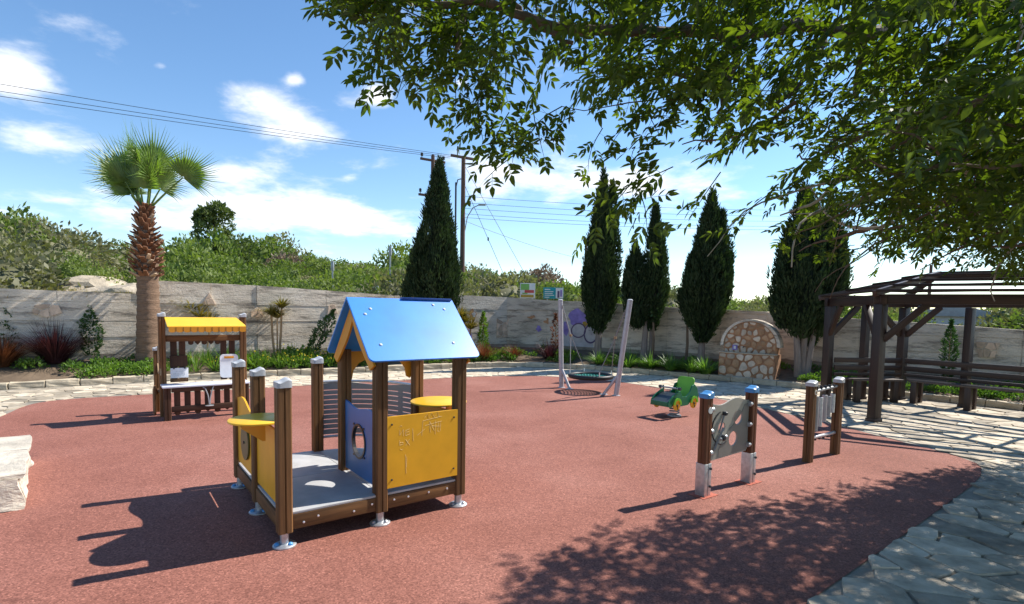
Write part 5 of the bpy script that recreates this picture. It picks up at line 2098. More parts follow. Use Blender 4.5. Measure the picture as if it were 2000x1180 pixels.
def frond(az, tilt, pet, rad, seed, roll=0.0):
    """petiole from the crown, then a fan of folded segments"""
    r = random.Random(seed)
    top_ = Vector((0, 0, 3.50))
    d = Vector((math.cos(az) * math.sin(tilt), math.sin(az) * math.sin(tilt), math.cos(tilt)))
    side_ = Vector((-math.sin(az), math.cos(az), 0))
    nrm = side_.cross(d)
    pts_ = []
    for k in range(7):
        t = k / 6
        pts_.append(top_ + Vector((math.cos(az), math.sin(az), 0)) * .06 + d * pet * t + Vector((0, 0, -.10 * t * t * math.sin(tilt))))
    fr_ = MB().tube(pts_, [.026 - .002 * k for k in range(7)], 6)
    hub = pts_[-1]
    d2 = (pts_[-1] - pts_[-2]).normalized()
    nrm = side_.cross(d2)
    c, s = math.cos(roll), math.sin(roll)
    side2 = side_ * c + nrm * s
    nr2 = -side_ * s + nrm * c
    fan = MB()
    NSG = 40
    for k in range(NSG):
        a = R_(-88 + 176 * k / (NSG - 1))
        dd = d2 * math.cos(a) + side2 * math.sin(a)
        L = rad * (1.0 - .30 * abs(a) / 1.6) * r.uniform(.82, 1.08)
        cr = dd.cross(nr2).normalized()
        w = .023
        cup = .20
        P0 = hub + dd * .02
        P1 = hub + dd * L * .40 + nr2 * (-cup * .10)
        P2 = hub + dd * L * .66 + nr2 * (-cup * .12) + Vector((0, 0, -.03 * L))
        P3 = hub + dd * L + nr2 * r.uniform(-.10, .08) + Vector((0, 0, -.10 * L * r.uniform(.2, 1.4) * (1.4 if abs(a) > .9 else .5)))
        fold = nr2 * .018 * (1 if k % 2 else -1)
        vs = [P0 - cr * .006, P0 + cr * .006, P1 - cr * w, P1 + fold, P1 + cr * w, P2 - cr * w * .36, P2 + cr * w * .36, P3]
        fan.add(vs, [(0, 3, 2), (0, 1, 3), (1, 4, 3), (2, 3, 5), (3, 6, 5), (3, 4, 6), (5, 6, 7)])
    fo_ = fr_.build('frond', 'palm_leaf', pm)
    fan.build('fan', 'palm_leaf', fo_)


for i, (az, tl, pet, rad, rl) in enumerate(((178, 20, .80, 1.18, .8), (200, 9, .90, 1.2, -.6), (150, 24, .60, 1.05, 1.2), (8, 8, .95, 1.2, .7), (-25, 15, .75, 1.15, -.6), (75, 6, .8, 1.1, .2),
                                          (2, 44, 1.15, .95, .9), (-80, 12, .50, 1.0, .3), (185, 30, .45, 1.0, .4), (20, 24, .6, 1.0, .5), (215, 24, .7, 1.1, .9))):
    frond(R_(az), R_(tl), pet, rad, 60 + i, rl)

# ================================================================ SINGLE HILL TREE
x, y = -16.6, 30.0
ht = thing('olive_tree', 'grey-green tree rising above the scrub right of the palm', 'tree', (x, y, hill_z(x, y) - .1))
MB().tube([(0, 0, 0), (.1, 0, 1.2), (.0, .1, 2.4), (.15, 0, 3.6)], [.16, .13, .1, .05], 8).build('trunk', 'bark', ht, smooth='auto')
lv = Leaves()
for (dx, dy, dz, s) in ((0, 0, 2.6, 1.1), (1.0, .2, 1.7, 1.1), (-.9, .2, 1.6, 1.0), (.3, -.2, 3.6, .75), (.1, .2, 1.2, 1.3), (1.6, 0, 1.0, .9), (-1.5, 0, .9, .9), (-.4, 0, 3.4, .55)):
    v, q = blob_leaves(1000, s, s, s * .85, .35, int(dx * 100 + 400), .20)
    lv.add(v + np.array([dx, dy, dz]), q)
lv.build('crown', 'tree_leaf', ht)

# ================================================================ POLES, WIRES, SIGNS


def utility_pole(label, x, y, ztop, arms, z0=None):
    zb = hill_z(x, y) - .2 if z0 is None else z0
    t = thing('utility_pole', label, 'pole', (x, y, zb))
    MB().tube([(0, 0, 0), (0, 0, ztop - zb)], [.15, .11], 12).build('shaft', 'creosote', t, smooth='auto')
    for (z, hw, az, nI) in arms:
        c, s = math.cos(az), math.sin(az)
        z -= zb
        ar = beam3(t, (-hw * c, -hw * s, z), (hw * c, hw * s, z), .10, .13, 'cross_arm', 'creosote')
        for k in range(nI):
            u_ = -1 + 2 * k / max(1, nI - 1)
            MB().lathe([(.02, 0), (.02, .09), (.075, .10), (.085, .15), (.05, .18), (.08, .20), (.08, .26), (.03, .30)], 10,
                       (hw * .88 * u_ * c, hw * .88 * u_ * s, z + .065)).build('insulator', 'bolt', t, smooth='auto')
    return t


p1 = utility_pole('tall brown utility pole right of the broad cypress, with crossarm and street lamp', -2.83, 30.0, 10.05, [(9.98, .75, .55, 0), (10.0, .05, .55, 0)])
MB().tube([(-.40, .0, 0), (-.40, .0, 6.6)], [.06, .05], 8).tube([(-.40, 0, 6.3), (-.3, 0, 6.75), (-.12, 0, 6.8)], .03, 6).build('cable_riser', 'wire', p1, smooth='auto')
zb = p1.location.z
la = MB().tube([(.12, 0, 4.2 - .2), (.25, 0, 4.75), (.55, 0, 5.25), (.90, 0, 5.42)], .028, 8).build('lamp_arm', 'grey_metal', p1, smooth='auto')
MB().box(.85, 1.25, -.09, .09, 5.38, 5.47, .02).build('lamp_head', 'grey_metal', la, smooth='auto')
p2 = utility_pole('second utility pole with two insulator arms hidden behind the broad cypress', -4.95, 33.0, 10.9, [(10.6, .8, .55, 3), (8.5, .9, .55, 3)])
u_ = thing('utility_pole', 'thin distant pole left of the tall cypress by the swing', 'pole', (5.05, 38, hill_z(5.05, 38)))
MB().tube([(0, 0, 0), (0, 0, 6.8 - hill_z(5.05, 38))], [.10, .08], 8).build('shaft', 'creosote', u_, smooth='auto')
u_ = thing('street_lamp', 'distant street lamp with curved arm between the first two right-hand cypresses', 'street lamp', (6.3, 38, hill_z(6.3, 38)))
hh = 6.9 - hill_z(6.3, 38)
MB().tube([(0, 0, 0), (0, 0, hh - .4), (.3, 0, hh - .05), (.8, 0, hh)], [.07, .06, .045, .04], 8).build('shaft', 'grey_metal', u_, smooth='auto')
MB().box(.75, 1.15, -.1, .1, hh - .04, hh + .05, .02).build('lamp_head', 'grey_metal', u_, smooth='auto')
u_ = thing('utility_pole', 'thin distant pole rising above the pergola roof', 'pole', (30.8, 40, 0))
MB().tube([(0, 0, 0), (0, 0, 5.6)], [.12, .1], 8).build('shaft', 'creosote', u_, smooth='auto')


def wire(label, a, b, sag, r=.016, group=None):
    a, b = Vector(a), Vector(b)
    pts_ = [a.lerp(b, k / 24) - Vector((0, 0, sag * 4 * (k / 24) * (1 - k / 24))) for k in range(25)]
    return tag(MB().tube(pts_, r, 5).build('power_line', 'wire', None, smooth='auto'), label, 'cable', group)


for i, (z0, z1, dy, lab) in enumerate(((10.08, 10.15, .5, 'topmost'), (9.95, 9.55, 0, 'middle'), (9.80, 9.15, -.5, 'lowest'))):
    wire(lab + ' of the three power lines running from the poles to the left', (-2.9 + (-.6, 0, .6)[2 - i], 30 + dy, z0), (-40.0, 7.2 + dy, z1), .45, .011, 'power lines to the left')
for i, z in enumerate((7.9, 7.55, 7.25, 6.95, 6.75)):
    wire(['first', 'second', 'third', 'fourth', 'fifth'][i] + ' from the top of the five cables running right from the tall pole', (-2.8, 30.0, z), (34.0, 34.5, z + 1.2), .62, .010, 'cables to the right')
wire('sagging cable dropping right from the tall pole', (-2.8, 30.0, 6.6), (10, 42, 5.2), .5, .012)
for i, (a, b) in enumerate((((-2.8, 30, 9.6), (.9, 31, 3.4)), ((-2.8, 30, 8.6), (-.4, 30.5, 3.4)))):
    g_ = tag(MB().tube([a, b], .013, 5).build('guy_wire', 'wire'), ['longer', 'shorter'][i] + ' guy wire stayed from the tall utility pole', 'cable', 'guy wires')
    p = Vector(a).lerp(Vector(b), .22 + .35 * i)
    MB().lathe([(.03, -.1), (.05, 0), (.03, .1)], 8, p).build('stay_insulator', 'bolt', g_, smooth='auto')


def sign(label, x, y, zc_, w, h, mat, extra=(), rz=0, posts=True):
    zb = hill_z(x, y) - .1
    t = thing('road_sign', label, 'sign', (x, y, zb), rz)
    b = MB().box(-w / 2, w / 2, -.02, .02, zc_ - zb - h / 2, zc_ - zb + h / 2, .004).build('board', mat, t, smooth='auto')
    for k, (x0, x1, z0, z1, m2) in enumerate(extra):
        MB().box(x0 * w - w / 2, x1 * w - w / 2, -.026 - .002 * k, -.0215, zc_ - zb + (z0 - .5) * h, zc_ - zb + (z1 - .5) * h).build('print', m2, b)
    if posts:
        for sx in (-.3, .3):
            MB().tube([(sx * w, .05, 0), (sx * w, .05, zc_ - zb + h * .3)], .03, 8).build('post', 'grey_metal', t, smooth='auto')
    return t


sign('white sign board with green and red print standing behind the wall', .60, 22.2, 2.50, .62, .62, 'sign_white',
     ((.04, .6, .55, .95, 'sign_green'), (.3, .92, .36, .55, 'sign_red'), (.06, .9, .06, .24, 'paint_yellow'), (.15, .5, .28, .36, 'sign_green')))
sign('teal information sign with white lines standing behind the wall', 1.66, 22.2, 2.42, .82, .46, 'teal_sign',
     ((.62, .99, .04, .96, 'sign_white'), (.06, .34, .78, .86, 'sign_white'), (.06, .50, .60, .66, 'sign_white'), (.06, .46, .44, .50, 'sign_white'), (.06, .54, .28, .34, 'sign_white'),
      (.06, .30, .10, .16, 'sign_white'), (.70, .80, .10, .70, 'paint_dark'), (.84, .93, .2, .8, 'paint_purple')))
sign('small blue sign glimpsed between the two cypresses by the swing', 4.28, 21.5, 2.20, .42, .34, 'sign_blue', ((.1, .9, .1, .35, 'sign_white'),))
for (x, y, z0, z1, lab) in ((-7.75, 23.2, 1.2, 3.65, 'short grey post with a box standing behind the wall'), (-5.3, 23.3, 1.2, 4.35, 'taller thin grey post behind the wall left of the broad cypress')):
    t = thing('sign_post', lab, 'post', (x, y, z0))
    MB().tube([(0, 0, 0), (0, 0, z1 - z0)], .035, 8).build('shaft', 'grey_metal', t, smooth='auto')
    MB().box(-.06, .06, -.05, .05, z1 - z0 - .40, z1 - z0 - .02, .01).build('box', 'grey_metal', t, smooth='auto')
t = thing('traffic_barrier', 'tilted white slatted panels glimpsed over the wall left of the broad cypress', 'barrier', (-6.15, 23.5, 1.3))
for k in range(5):
    MB().prism([(k * .23 - .6, .55), (k * .23 - .385, .55), (k * .23 - .385, 1.08 + .075 * (k + 1) if k < 4 else 1.05), (k * .23 - .6, 1.08 + .075 * k if k < 4 else .95)], -.015, .015,
               lambda a, b, tt: (a, tt, b)).build('panel', 'sign_white', t)
for x in (-.5, .5):
    MB().tube([(x, .03, 0), (x, .03, 1.0)], .03, 8).build('post', 'grey_metal', t)
t = thing('covered_trailer', 'dark green tarpaulin-covered trailer behind the wall at the right edge', 'trailer', (15.6, 16.0, .9), -.7)
MB().prism(rrect(-1.0, 1.6, .25, 1.02, .22), -.7, .7, lambda a, b, tt: (a, tt, b)).build('tarpaulin', 'tarp', t, smooth='auto')
for x in (-.6, 1.2):
    MB().lathe([(.25, -.08), (.27, 0), (.25, .08)], 18, (x, -.6, .02), 'y').build('wheel', 'black', t, smooth='auto')
MB().box(-1.1, 1.7, -.6, .6, .15, .25).build('chassis', 'grey_metal', t)
t = thing('shed', 'small grey-roofed shed behind the wall beyond the pergola', 'shed', (14.6, 17.9, .7), -.6)
MB().box(-1.1, 1.1, -.8, .8, 0, 1.05).build('wall', 'sign_white', t)
MB().prism([(-1.25, 1.03), (1.25, 1.03), (1.25, 1.10), (0, 1.40), (-1.25, 1.10)], -.95, .95, lambda a, b, tt: (a, tt, b)).build('roof', 'grey_metal', t)

# ================================================================ WALL PAINT AND STONE INLAYS


def on_wall(a):
    w_ = wall_at(a)
    return w_


def paint(name, label, a, zc_, polys_, cat='graffiti', lift=.034):
    """flat spray paint on the wall face; outlines in metres (along, up)"""
    o_, n_, d_ = wall_at(a)
    t = thing(name, label, cat, (o_.x + n_.x * lift, o_.y + n_.y * lift, zc_), math.atan2(d_.y, d_.x))
    for k, (pl, mat) in enumerate(polys_):
        MB().prism(pl, -.0015 * k - .003, -.0015 * k, lambda p, q, tt: (p, tt, q)).build('paint_stroke', mat, t)
    return t


def ringp(cx, cy, r0, r1, ry=1.25, n=26):
    out = []
    for k in range(n):
        a0, a1 = 6.2832 * k / n, 6.2832 * (k + 1) / n
        out.append([(cx + r0 * math.cos(a0), cy + r0 * ry * math.sin(a0)), (cx + r1 * math.cos(a0), cy + r1 * ry * math.sin(a0)), (cx + r1 * math.cos(a1), cy + r1 * ry * math.sin(a1)), (cx + r0 * math.cos(a1), cy + r0 * ry * math.sin(a1))])
    return out


def ringpaint(mbparent, cx, cy, r, w, ry, mat, y, tilt=0.0):
    rg = random.Random(int(cx * 1000) + 5)
    mb = MB()
    n = 30
    for k in range(n):
        q = []
        for a, rr in ((k, r - w), (k, r), (k + 1, r), (k + 1, r - w)):
            t = 6.2832 * a / n
            x0, z0 = rr * math.cos(t), rr * ry * math.sin(t)
            q.append((cx + x0 * math.cos(tilt) - z0 * math.sin(tilt), cy + x0 * math.sin(tilt) + z0 * math.cos(tilt)))
        mb.prism(q, y - .002, y, lambda p, q_, tt: (p, tt, q_))
    return mb.build('paint_stroke', mat, mbparent)


def wob(cx, cy, rx, ry, seed, n=22, amp=.14):
    r = random.Random(seed)
    ph_ = [r.random() * 6.28 for _ in range(3)]
    return [(cx + rx * (1 + amp * math.sin(3 * a + ph_[0]) + amp * .6 * math.sin(5 * a + ph_[1])) * math.cos(a), cy + ry * (1 + amp * math.sin(2 * a + ph_[2]) + amp * .6 * math.sin(5 * a + ph_[0])) * math.sin(a)) for a in [6.2832 * k / n for k in range(n)]]


g1 = paint('graffiti', 'purple and white graffiti of two ovals on the wall behind the swing', .125, 1.15,
           [([(-.62, -.95), (.75, -.95), (.75, .18), (-.62, .20)], 'paint_white'), (wob(-.10, .33, .30, .26, 1), 'paint_purple'), (wob(.40, .32, .34, .28, 2), 'paint_purple'), (wob(-.48, -.05, .10, .26, 3), 'paint_purple'),
            (wob(.62, -.02, .16, .26, 4), 'paint_purple'), (wob(.0, -.10, .25, .24, 5, amp=.05), 'paint_white'), (wob(.42, -.18, .23, .30, 6, amp=.04), 'paint_white'), (wob(.20, .12, .09, .08, 7), 'paint_yellow')])
ringpaint(g1, -.02, -.10, .27, .042, .92, 'paint_dark', -.013, .25)
ringpaint(g1, .42, -.20, .25, .045, 1.28, 'paint_dark', -.016, -.08)
mb = MB()
for L in ([(.34, -.10), (.37, -.08), (.40, -.10)], [(.46, -.08), (.49, -.06), (.52, -.08)], [(.42, -.18), (.43, -.24), (.46, -.20)]):
    for (a0, b0), (a1, b1) in zip(L, L[1:]):
        mb.prism([(a0, b0), (a1, b1), (a1, b1 + .014), (a0, b0 + .014)], -.018, -.016, lambda p, q_, tt: (p, tt, q_))
mb.build('paint_stroke', 'paint_dark', g1)
g2 = paint('graffiti', 'faded orange and blue flower graffiti left of the swing', .062, 1.05,
           [(wob(.12, .30, .16, .10, 11, amp=.3), 'paint_orange'), (wob(-.24, .02, .09, .09, 12, amp=.25), 'paint_purple'), (wob(.34, .34, .12, .06, 13, amp=.3), 'paint_yellow'), (wob(-.48, .42, .14, .05, 17, amp=.4), 'paint_orange')])
mb = MB()
for k in range(7):
    a = R_(200 + k * 25)
    mb.prism([(.02 + .05 * math.cos(a), -.15 + .05 * math.sin(a)), (.02 + .34 * math.cos(a), -.15 + .34 * math.sin(a)), (.02 + .34 * math.cos(a + .05), -.15 + .34 * math.sin(a + .05))], -.009, -.007, lambda p, q_, tt: (p, tt, q_))
mb.build('paint_stroke', 'paint_orange', g2)
g3 = paint('graffiti', 'small orange and purple swirl tag beside the red-tipped cordyline', -.075, 1.3, [(wob(.0, .2, .14, .16, 14, amp=.3), 'paint_orange'), (wob(.05, .22, .07, .08, 15, amp=.2), 'paint_white'), (wob(-.1, -.45, .06, .22, 16, amp=.3), 'paint_purple')])


def inlay(label, a, zc_, w, h, n_, seed, shape=None, lift=.03):
    o_, nn_, d_ = wall_at(a)
    t = thing('stone_inlay', label, 'stone inlay', (o_.x + nn_.x * lift, o_.y + nn_.y * lift, zc_), math.atan2(d_.y, d_.x))
    reg = shape or [(-w / 2, -h / 2), (w / 2, -h / 2), (w / 2, h / 2), (-w / 2, h / 2)]
    MB().prism(reg, -.006, .02, lambda p, q, tt: (p, tt, q)).build('mortar_bed', 'wall', t)
    xs = [p[0] for p in reg]
    zs_ = [p[1] for p in reg]
    P_ = spread(n_, min(xs), max(xs), min(zs_), max(zs_), min(w, h) / math.sqrt(n_) * .72, lambda p, q: inside(reg, p, q), seed)
    for p, poly in zip(P_, cells(P_, .014, bounds=reg)):
        if not poly:
            continue
        poly = [(p[0] + (q[0] - p[0]) * .95, p[1] + (q[1] - p[1]) * .95) for q in poly]
        MB().prism(poly, -.022, .0, lambda x_, z_, tt: (x_, tt, z_)).build('stone', 'inlay', t, bevel=.004)
    return t


inlay('orange stone mosaic set in the wall right of the bright green columnar plant', -.015, 1.06, .66, .66, 13, 1, [(-.33, -.33), (.33, -.30), (.30, .14), (.16, .38), (.02, .12), (-.12, .24), (-.32, .34)])
inlay('small triangular stone inset in the wall above the play shop', -.565, 1.80, .24, .24, 3, 2, [(-.16, -.13), (.17, -.12), (.02, .17)])
inlay('small peaked stone inset in the wall left of the dracaenas', -.475, 1.50, .24, .24, 3, 3, [(-.15, -.12), (.15, -.12), (.12, .05), (.0, .14), (-.14, .04)])
inlay('small stone inset in the wall beside the blue roof gable', -.335, 1.60, .24, .24, 3, 6, [(-.15, -.14), (.15, -.10), (.05, .16), (-.12, .12)])
inlay('patch of rounded stones in the wall above the purple grass', -.865, 1.50, .5, .26, 4, 4, [(-.24, -.06), (.0, -.16), (.26, -.05), (.20, .12), (-.05, .13), (-.20, .10)])
inlay('orange pot-shaped stone inlay in the wall behind the pergola', .885, 1.02, .38, .34, 6, 5, [(-.13, -.17), (.13, -.17), (.20, .15), (-.20, .16)])

# ================================================================ OVERHANGING TREE
ot = thing('overhanging_tree', 'spreading broadleaf tree overhanging the playground from the right', 'tree', (4.7, 1.3, 0))
TO = Vector((4.7, 1.3, 0))


def trel(pts_):
    return [Vector(p) - TO for p in pts_]


MB().tube(trel([(4.7, 1.3, -.1), (4.65, 1.35, .6), (4.5, 1.45, 1.4), (4.3, 1.6, 2.1)]), [.26, .20, .17, .15], 14).build('trunk', 'bark', ot, smooth='auto')
LIMBS = [([(4.3, 1.6, 2.0), (3.9, 2.3, 2.9), (3.3, 3.2, 3.5), (2.74, 3.8, 3.74)], .10, .05),
         ([(4.3, 1.6, 2.0), (4.6, 2.6, 3.0), (5.2, 3.8, 3.5), (6.2, 5.0, 3.7)], .10, .04),
         ([(4.3, 1.6, 2.0), (3.3, 1.6, 3.0), (2.2, 1.6, 3.5), (.8, 1.7, 3.8)], .09, .04),
         ([(4.3, 1.6, 2.0), (5.4, 2.0, 3.0), (6.8, 2.6, 3.5), (8.2, 3.2, 3.7)], .09, .04),
         ([(3.3, 3.2, 3.5), (2.4, 3.3, 3.8), (1.42, 3.2, 3.62), (1.30, 3.1, 3.34), (1.21, 3.05, 3.09), (1.14, 3.0, 2.86), (1.10, 3.0, 2.74)], .05, .008),
         ([(2.74, 3.8, 3.74), (2.28, 3.6, 3.46), (1.66, 3.3, 3.36), (1.16, 3.1, 3.20), (.80, 3.0, 3.16), (.43, 2.8, 3.06), (.12, 2.7, 3.04), (-.12, 2.6, 3.07), (-.41, 2.6, 3.07), (-.8, 2.6, 3.1)], .045, .012),
         ([(-.25, 2.6, 3.07), (-.26, 2.58, 2.96), (-.27, 2.55, 2.83)], .014, .012),
         ([(.90, 2.7, 3.75), (.7, 2.9, 3.32), (.61, 2.85, 3.09), (.50, 2.8, 3.03)], .03, .016),
         ([(.80, 2.7, 3.70), (.91, 3.0, 3.38), (1.06, 3.05, 3.22), (1.21, 3.05, 3.09)], .024, .02),
         ([(2.4, 3.2, 3.9), (2.19, 3.4, 3.63), (2.18, 3.5, 3.35), (2.13, 3.5, 3.04)], .03, .018),
         ([(3.2, 3.4, 2.75), (3.09, 3.6, 2.80), (2.84, 3.6, 2.99), (2.6, 3.6, 3.08)], .018, .014),
         ([(2.34, 3.3, 3.2), (2.34, 3.3, 3.08), (2.30, 3.3, 2.84), (2.24, 3.3, 2.57)], .015, .01),
         ([(.80, 3.0, 2.96), (1.03, 3.1, 2.97), (1.21, 3.05, 3.04)], .012, .016),
         ([(3.5, 3.4, 3.6), (3.22, 3.6, 3.57), (2.95, 3.6, 3.35), (2.63, 3.6, 3.18)], .026, .014),
         ([(1.9, 3.4, 3.4), (1.79, 3.3, 3.22), (1.68, 3.3, 3.01), (1.46, 3.2, 2.85)], .018, .01),
         ([(3.56, 4.0, 2.67), (3.32, 4.0, 2.85), (3.24, 4.0, 3.03), (3.3, 3.6, 3.4)], .014, .02),
         ([(-.03, 2.65, 3.12), (.02, 2.65, 3.05), (.12, 2.7, 3.01), (.27, 2.7, 2.94)], .014, .01),
         ([(5.2, 3.8, 3.5), (4.6, 4.5, 3.3), (4.0, 4.9, 3.0), (3.4, 5.0, 2.7)], .04, .012),
         ([(6.2, 5.0, 3.7), (6.0, 5.6, 3.2), (5.7, 6.0, 2.7), (5.4, 6.1, 2.4)], .035, .012)]
for pts_, r0, r1 in LIMBS:
    P_ = trel(pts_)
    Q = [P_[0]]
    for a, b in zip(P_, P_[1:]):
        for k in (1, 2, 3):
            q = a.lerp(b, k / 3)
            q += Vector((fr.uniform(-1, 1), fr.uniform(-1, 1), fr.uniform(-1, 1))) * .012
            Q.append(q)
    n_ = len(Q)
    MB().tube(Q, [r0 + (r1 - r0) * k / (n_ - 1) for k in range(n_)], 9).build('limb', 'bark', ot, smooth='auto')
for pts_, r0 in (([(1.83, 2.3, 3.2), (1.79, 2.3, 3.0), (1.79, 2.3, 2.85), (1.74, 2.3, 2.69), (1.69, 2.3, 2.59), (1.61, 2.3, 2.50)], .009),
                 ([(1.88, 2.2, 3.1), (1.93, 2.2, 2.92), (1.99, 2.2, 2.79), (1.97, 2.2, 2.69), (1.91, 2.2, 2.65)], .008),
                 ([(2.3, 2.6, 2.9), (2.18, 2.6, 2.78), (2.0, 2.6, 2.65), (1.74, 2.6, 2.58)], .006)):
    n_ = len(pts_)
    MB().tube(trel(pts_), [r0 * (1 - .6 * k / (n_ - 1)) for k in range(n_)], 6).build('bare_twig', 'twig_pale', ot, smooth='auto')

# underside of the crown, decimetres above the ground, on a 0.3 x 0.4 m grid in plan
GX0, GDX, GY0, GDY = -1.8, .3, .6, .4
GRID = [
'2121212121212020202020202020202020202020202020202020202020202020202020202020',
'2425252525212020202020202020202020202020202020202020202020202020202020202020',
'2828282825232120202020202020202020202020202020202020202020202020202020202020',
'3131313025242222212020202020202020202020202020202020202020202020202020202020',
'3434343026262324212220202020202020202020202020202020202020202020202020202020',
'3838343028272426222321202020202020202020202020202020202020202020202020202020',
'4139343030292628232424222120212020202020202020202020202020202020202020202020',
'4339343131292730262425242220202120202020202020202020202020202020202020202020',
'4338343333302831292426262422202122202020202020202020202020202020202020202020',
'4338353534302932312626272624232022222120202020202020202020202020202020202020',
'4339363736303033332726282725242321222222202020202020202020202020202020202020',
'4239383837313235353027292928262423212223222120202020202020202020202020202020',
'4340404039323336373328283029282625232123232321202020202020202020202020202020',
'4442424141333437383530293231302826252322232424222120202020202020202020202020',
'4444444341343538403831293132313028262522222424242321202020202020202020202020',
'4545454442353639424034303034333229282726232324252523222020202020202020202020',
'4747474642363841444237323135343332302827262324252526242321212121212020202020',
'4949484743373942454340333233353534323028272623242526272423222121212121212121']
GRID = [[int(r[2 * i:2 * i + 2]) / 10 for i in range(38)] for r in GRID]


def under(x, y):
    i, j = (x - GX0) / GDX, (y - GY0) / GDY
    i0, j0 = max(0, min(36, int(i))), max(0, min(16, int(j)))
    fi, fj = min(1, max(0, i - i0)), min(1, max(0, j - j0))
    g = GRID
    return max(2.12, (g[j0][i0] * (1 - fi) + g[j0][i0 + 1] * fi) * (1 - fj) + (g[j0 + 1][i0] * (1 - fi) + g[j0 + 1][i0 + 1] * fi) * fj)


PLAN = [(-1.35, 2.3), (-.9, 2.75), (-.2, 3.05), (1.0, 3.5), (1.9, 4.3), (2.6, 4.85), (4.0, 5.45), (5.4, 6.1), (7.7, 7.1), (9.0, 6.6), (9.2, 2.0), (8.0, .7), (2.2, .7), (.6, 1.4), (-.8, 1.9)]


def spray_mesh(seed):
    """a twig with pinnate leaves, along +x"""
    r = random.Random(seed)
    V_, F_ = [], []

    def leaflet(b, d, nrm, L, W):
        d = d.normalized()
        s = d.cross(nrm).normalized()
        nrm = s.cross(d)
        o = len(V_)
        c = r.uniform(.05, .25)
        dr = nrm * (-L * r.uniform(.0, .18))
        V_.extend([b, b + d * L * .34 + s * W * .5 + nrm * c * W, b + d * L * .70 + s * W * .36 + nrm * c * W * .8 + dr * .4, b + d * L + dr,
                   b + d * L * .70 - s * W * .36 + nrm * c * W * .8 + dr * .4, b + d * L * .34 - s * W * .5 + nrm * c * W])
        F_.extend([(o, o + 1, o + 2, o + 3), (o, o + 3, o + 4, o + 5)])
    LT = r.uniform(.26, .36)
    pts_ = [Vector((LT * t, .03 * math.sin(t * 3 + seed), -.05 * t * t)) for t in (0, .25, .5, .75, 1)]
    nl = 7
    for k in range(nl):
        t = .12 + .88 * k / (nl - 1)
        i = min(3, int(t * 4))
        p = pts_[i].lerp(pts_[i + 1], t * 4 - i)
        az = (k % 2 * 2 - 1) * r.uniform(.6, 1.3) if k < nl - 1 else 0
        d = Vector((math.cos(az), math.sin(az) * .9, r.uniform(-.5, .35))).normalized()
        nrm = (Vector((0, 0, 1)) + Vector((r.uniform(-.5, .5), r.uniform(-.5, .5), 0))).normalized()
        s = d.cross(nrm).normalized()
        RL = r.uniform(.09, .14)
        npair = r.choice((2, 3, 3))
        ax = p
        o = len(V_)
        e = p + d * RL
        V_.extend([p + s * .0012, p - s * .0012, e - s * .0008, e + s * .0008])
        F_.append((o, o + 1, o + 2, o + 3))
        for j in range(npair):
            b = p + d * RL * (.35 + .55 * j / max(1, npair - 1))
            for sg in (-1, 1):
                leaflet(b, d * .75 + s * sg * r.uniform(.6, 1.0) + nrm * r.uniform(-.35, .2), nrm, r.uniform(.042, .068), r.uniform(.018, .028))
        leaflet(e, d + nrm * r.uniform(-.3, .1), nrm, r.uniform(.05, .072), r.uniform(.02, .028))
    tw = MB().tube(pts_, [.0035, .003, .0025, .002, .0014], 4, False)
    o = len(V_)
    V_.extend([Vector(v) for v in tw.v])
    F_.extend([tuple(i + o for i in f) for f in tw.f])
    me = bpy.data.meshes.new('leafy_twig')
    me.from_pydata([v[:] for v in V_], [], F_)
    me.materials.append(MT['crown'])
    me.update()
    q4 = np.array([f for f in F_ if len(f) == 4])
    return me, np.array([v[:] for v in V_]), q4


SP = [spray_mesh(s) for s in range(9)]
ca = random.Random(31)
# how far the crown reaches towards the playground, as the edge of its midday shade on the ground
SHX = [-.2, -.18, .19, .55, .72, 1.26, 1.78, 2.33, 3.13, 3.6, 4.35, 5.25, 5.98, 8]
SHY = [2.25, 2.75, 3.37, 3.6, 3.95, 4.39, 4.3, 4.75, 5.0, 5.59, 5.72, 5.87, 6.22, 7]
anch = []
for _ in range(14000):
    x, y = ca.uniform(-1.4, 9.2), ca.uniform(.7, 7.1)
    if not inside(PLAN, x, y):
        continue
    if math.hypot(x, y) < 2.0 or x / y < -.32:
        continue
    zu = under(x, y)
    if zu > 3.95:
        continue
    left = max(0.0, min(1.0, (1.2 - x / y * 3.0)))
    if ca.random() < left * .15:
        continue
    depth_ = 1.5 - .75 * left
    mid = max(0.0, min(1.0, 2 * (1 - abs(x / y - .28) / .46)))
    z = zu + .16 + left * .06 + .24 * mid + depth_ * ca.random() ** 1.2
    sx_, sy_ = x - .854 * z, y - .456 * z
    if sy_ > 2.2 and sy_ > float(np.interp(sx_, SHX, SHY)) - .12:
        continue
    anch.append((x, y, z))
anch = anch[:3600]
for k in range(34):
    x, y = ca.uniform(-.98, -.1), ca.uniform(2.45, 2.95)
    if x / y > -.32:
        anch.append((x, y, under(x, y) + .12 + .45 * ca.random()))
k = 0
while k < 1100:
    x, y = ca.uniform(4.3, 9.1), ca.uniform(2.2, 7.0)
    if not inside(PLAN, x, y) or x / y < .93:
        continue
    k += 1
    anch.append((x, y, under(x, y) + .3 + 1.6 * ca.random()))
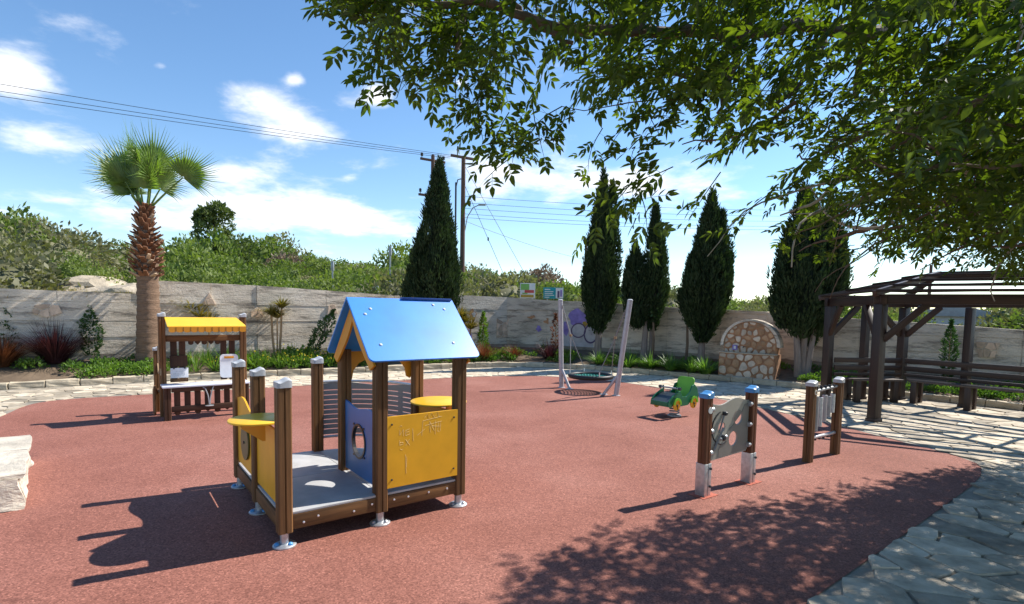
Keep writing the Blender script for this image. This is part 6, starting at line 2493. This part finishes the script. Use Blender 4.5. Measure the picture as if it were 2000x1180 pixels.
# loose sprays that hang lowest along the rim of the crown
anch += [(-.62, 2.5, 3.0), (-.55, 2.5, 2.98), (-.42, 2.6, 2.84), (-.3, 2.6, 2.80), (-.15, 2.7, 2.76), (-.2, 2.55, 2.9), (-.02, 2.75, 2.62), (-.05, 2.7, 2.52), (.05, 2.75, 2.50), (.08, 2.8, 2.62),
         (.1, 2.7, 2.72), (.25, 2.9, 2.70), (.62, 3.0, 2.38), (.68, 3.0, 2.32), (.75, 3.05, 2.40), (.60, 2.95, 2.52), (.9, 3.1, 2.5), (1.2, 3.2, 2.48), (1.55, 3.3, 2.40), (1.7, 3.3, 2.30), (2.2, 3.5, 2.1), (2.4, 3.6, 2.12),
         (.45, 2.9, 2.62), (.35, 2.85, 2.78)]


def proj_size(p):
    x, y, z = p
    d = math.sqrt(x * x + y * y + (z - EYE) ** 2)
    a, e = x / y, (z - EYE) / y
    return (1 if abs(a) < 1.0 and e < .60 else .02) / d - (.0 if z < under(x, y) + .5 else .12)


anch.sort(key=lambda p: -proj_size(p))


def spray_matrix(p):
    x, y, z = p
    out = math.atan2(y - 2.6, x - 4.2) + ca.uniform(-1.9, 1.9)
    e = Matrix.Rotation(out, 4, 'Z') @ Matrix.Rotation(ca.choice((ca.uniform(-.3, .5), ca.uniform(.2, .9))), 4, 'Y') @ Matrix.Rotation(ca.uniform(-.9, .9), 4, 'X')
    s = ca.uniform(.75, 1.18)
    return Matrix.Translation(Vector(p)) @ e @ Matrix.Diagonal((s, s, s, 1))


cb = random.Random(5)
nb_ = 0
while nb_ < 75:
    x, y = cb.uniform(-.6, 6.5), cb.uniform(2.2, 6.2)
    zz_ = under(x, y) + .35
    if not inside(PLAN, x, y) or not .18 < x / y < 1.05 or under(x, y) > 3.4 or math.hypot(x, y) < 3.1:
        continue
    if y - .456 * zz_ > float(np.interp(x - .854 * zz_, SHX, SHY)) - .5:
        continue
    nb_ += 1
    az = math.atan2(y - 1.6, x - 4.3) + cb.uniform(-.7, .7)
    L = cb.uniform(.4, .95)
    r0 = cb.choice((.004, .005, .007, .009, .013))
    p = Vector((x, y, under(x, y) + cb.uniform(.15, .55)))
    d = Vector((math.cos(az), math.sin(az), cb.uniform(-.35, .25)))
    pts_ = [p]
    for k in range(7):
        d = (d + Vector((cb.uniform(-1, 1), cb.uniform(-1, 1), cb.uniform(-1, .7))) * .42).normalized()
        pts_.append(pts_[-1] + d * L / 7)
    back = [p - Vector((math.cos(az), math.sin(az), -.5)) * L * .12]
    MB().tube(trel(back + pts_), [r0 * 1.25 - r0 * .9 * k / 8 for k in range(9)], 7).build('branch', 'bark' if cb.random() < .8 else 'twig_pale', ot, smooth='auto')
cl = Leaves()
for i, p in enumerate(anch):
    M4 = spray_matrix(p)
    k = ca.randrange(9)
    if i < 300:
        o = bpy.data.objects.new('leafy_twig', SP[k][0])
        C.objects.link(o)
        o.parent = ot
        o.matrix_local = Matrix.Translation(-TO) @ M4
    else:
        A4 = np.array(M4)
        cl.add(SP[k][1] @ A4[:3, :3].T + A4[:3, 3] - np.array(TO[:]), SP[k][2])
tag(cl.build('crown', 'crown', ot), kind='stuff')
for o in list(bpy.data.objects):
    if o.type == 'MESH' and not o.data.materials:
        o.data.materials.append(MT['grey_metal'])
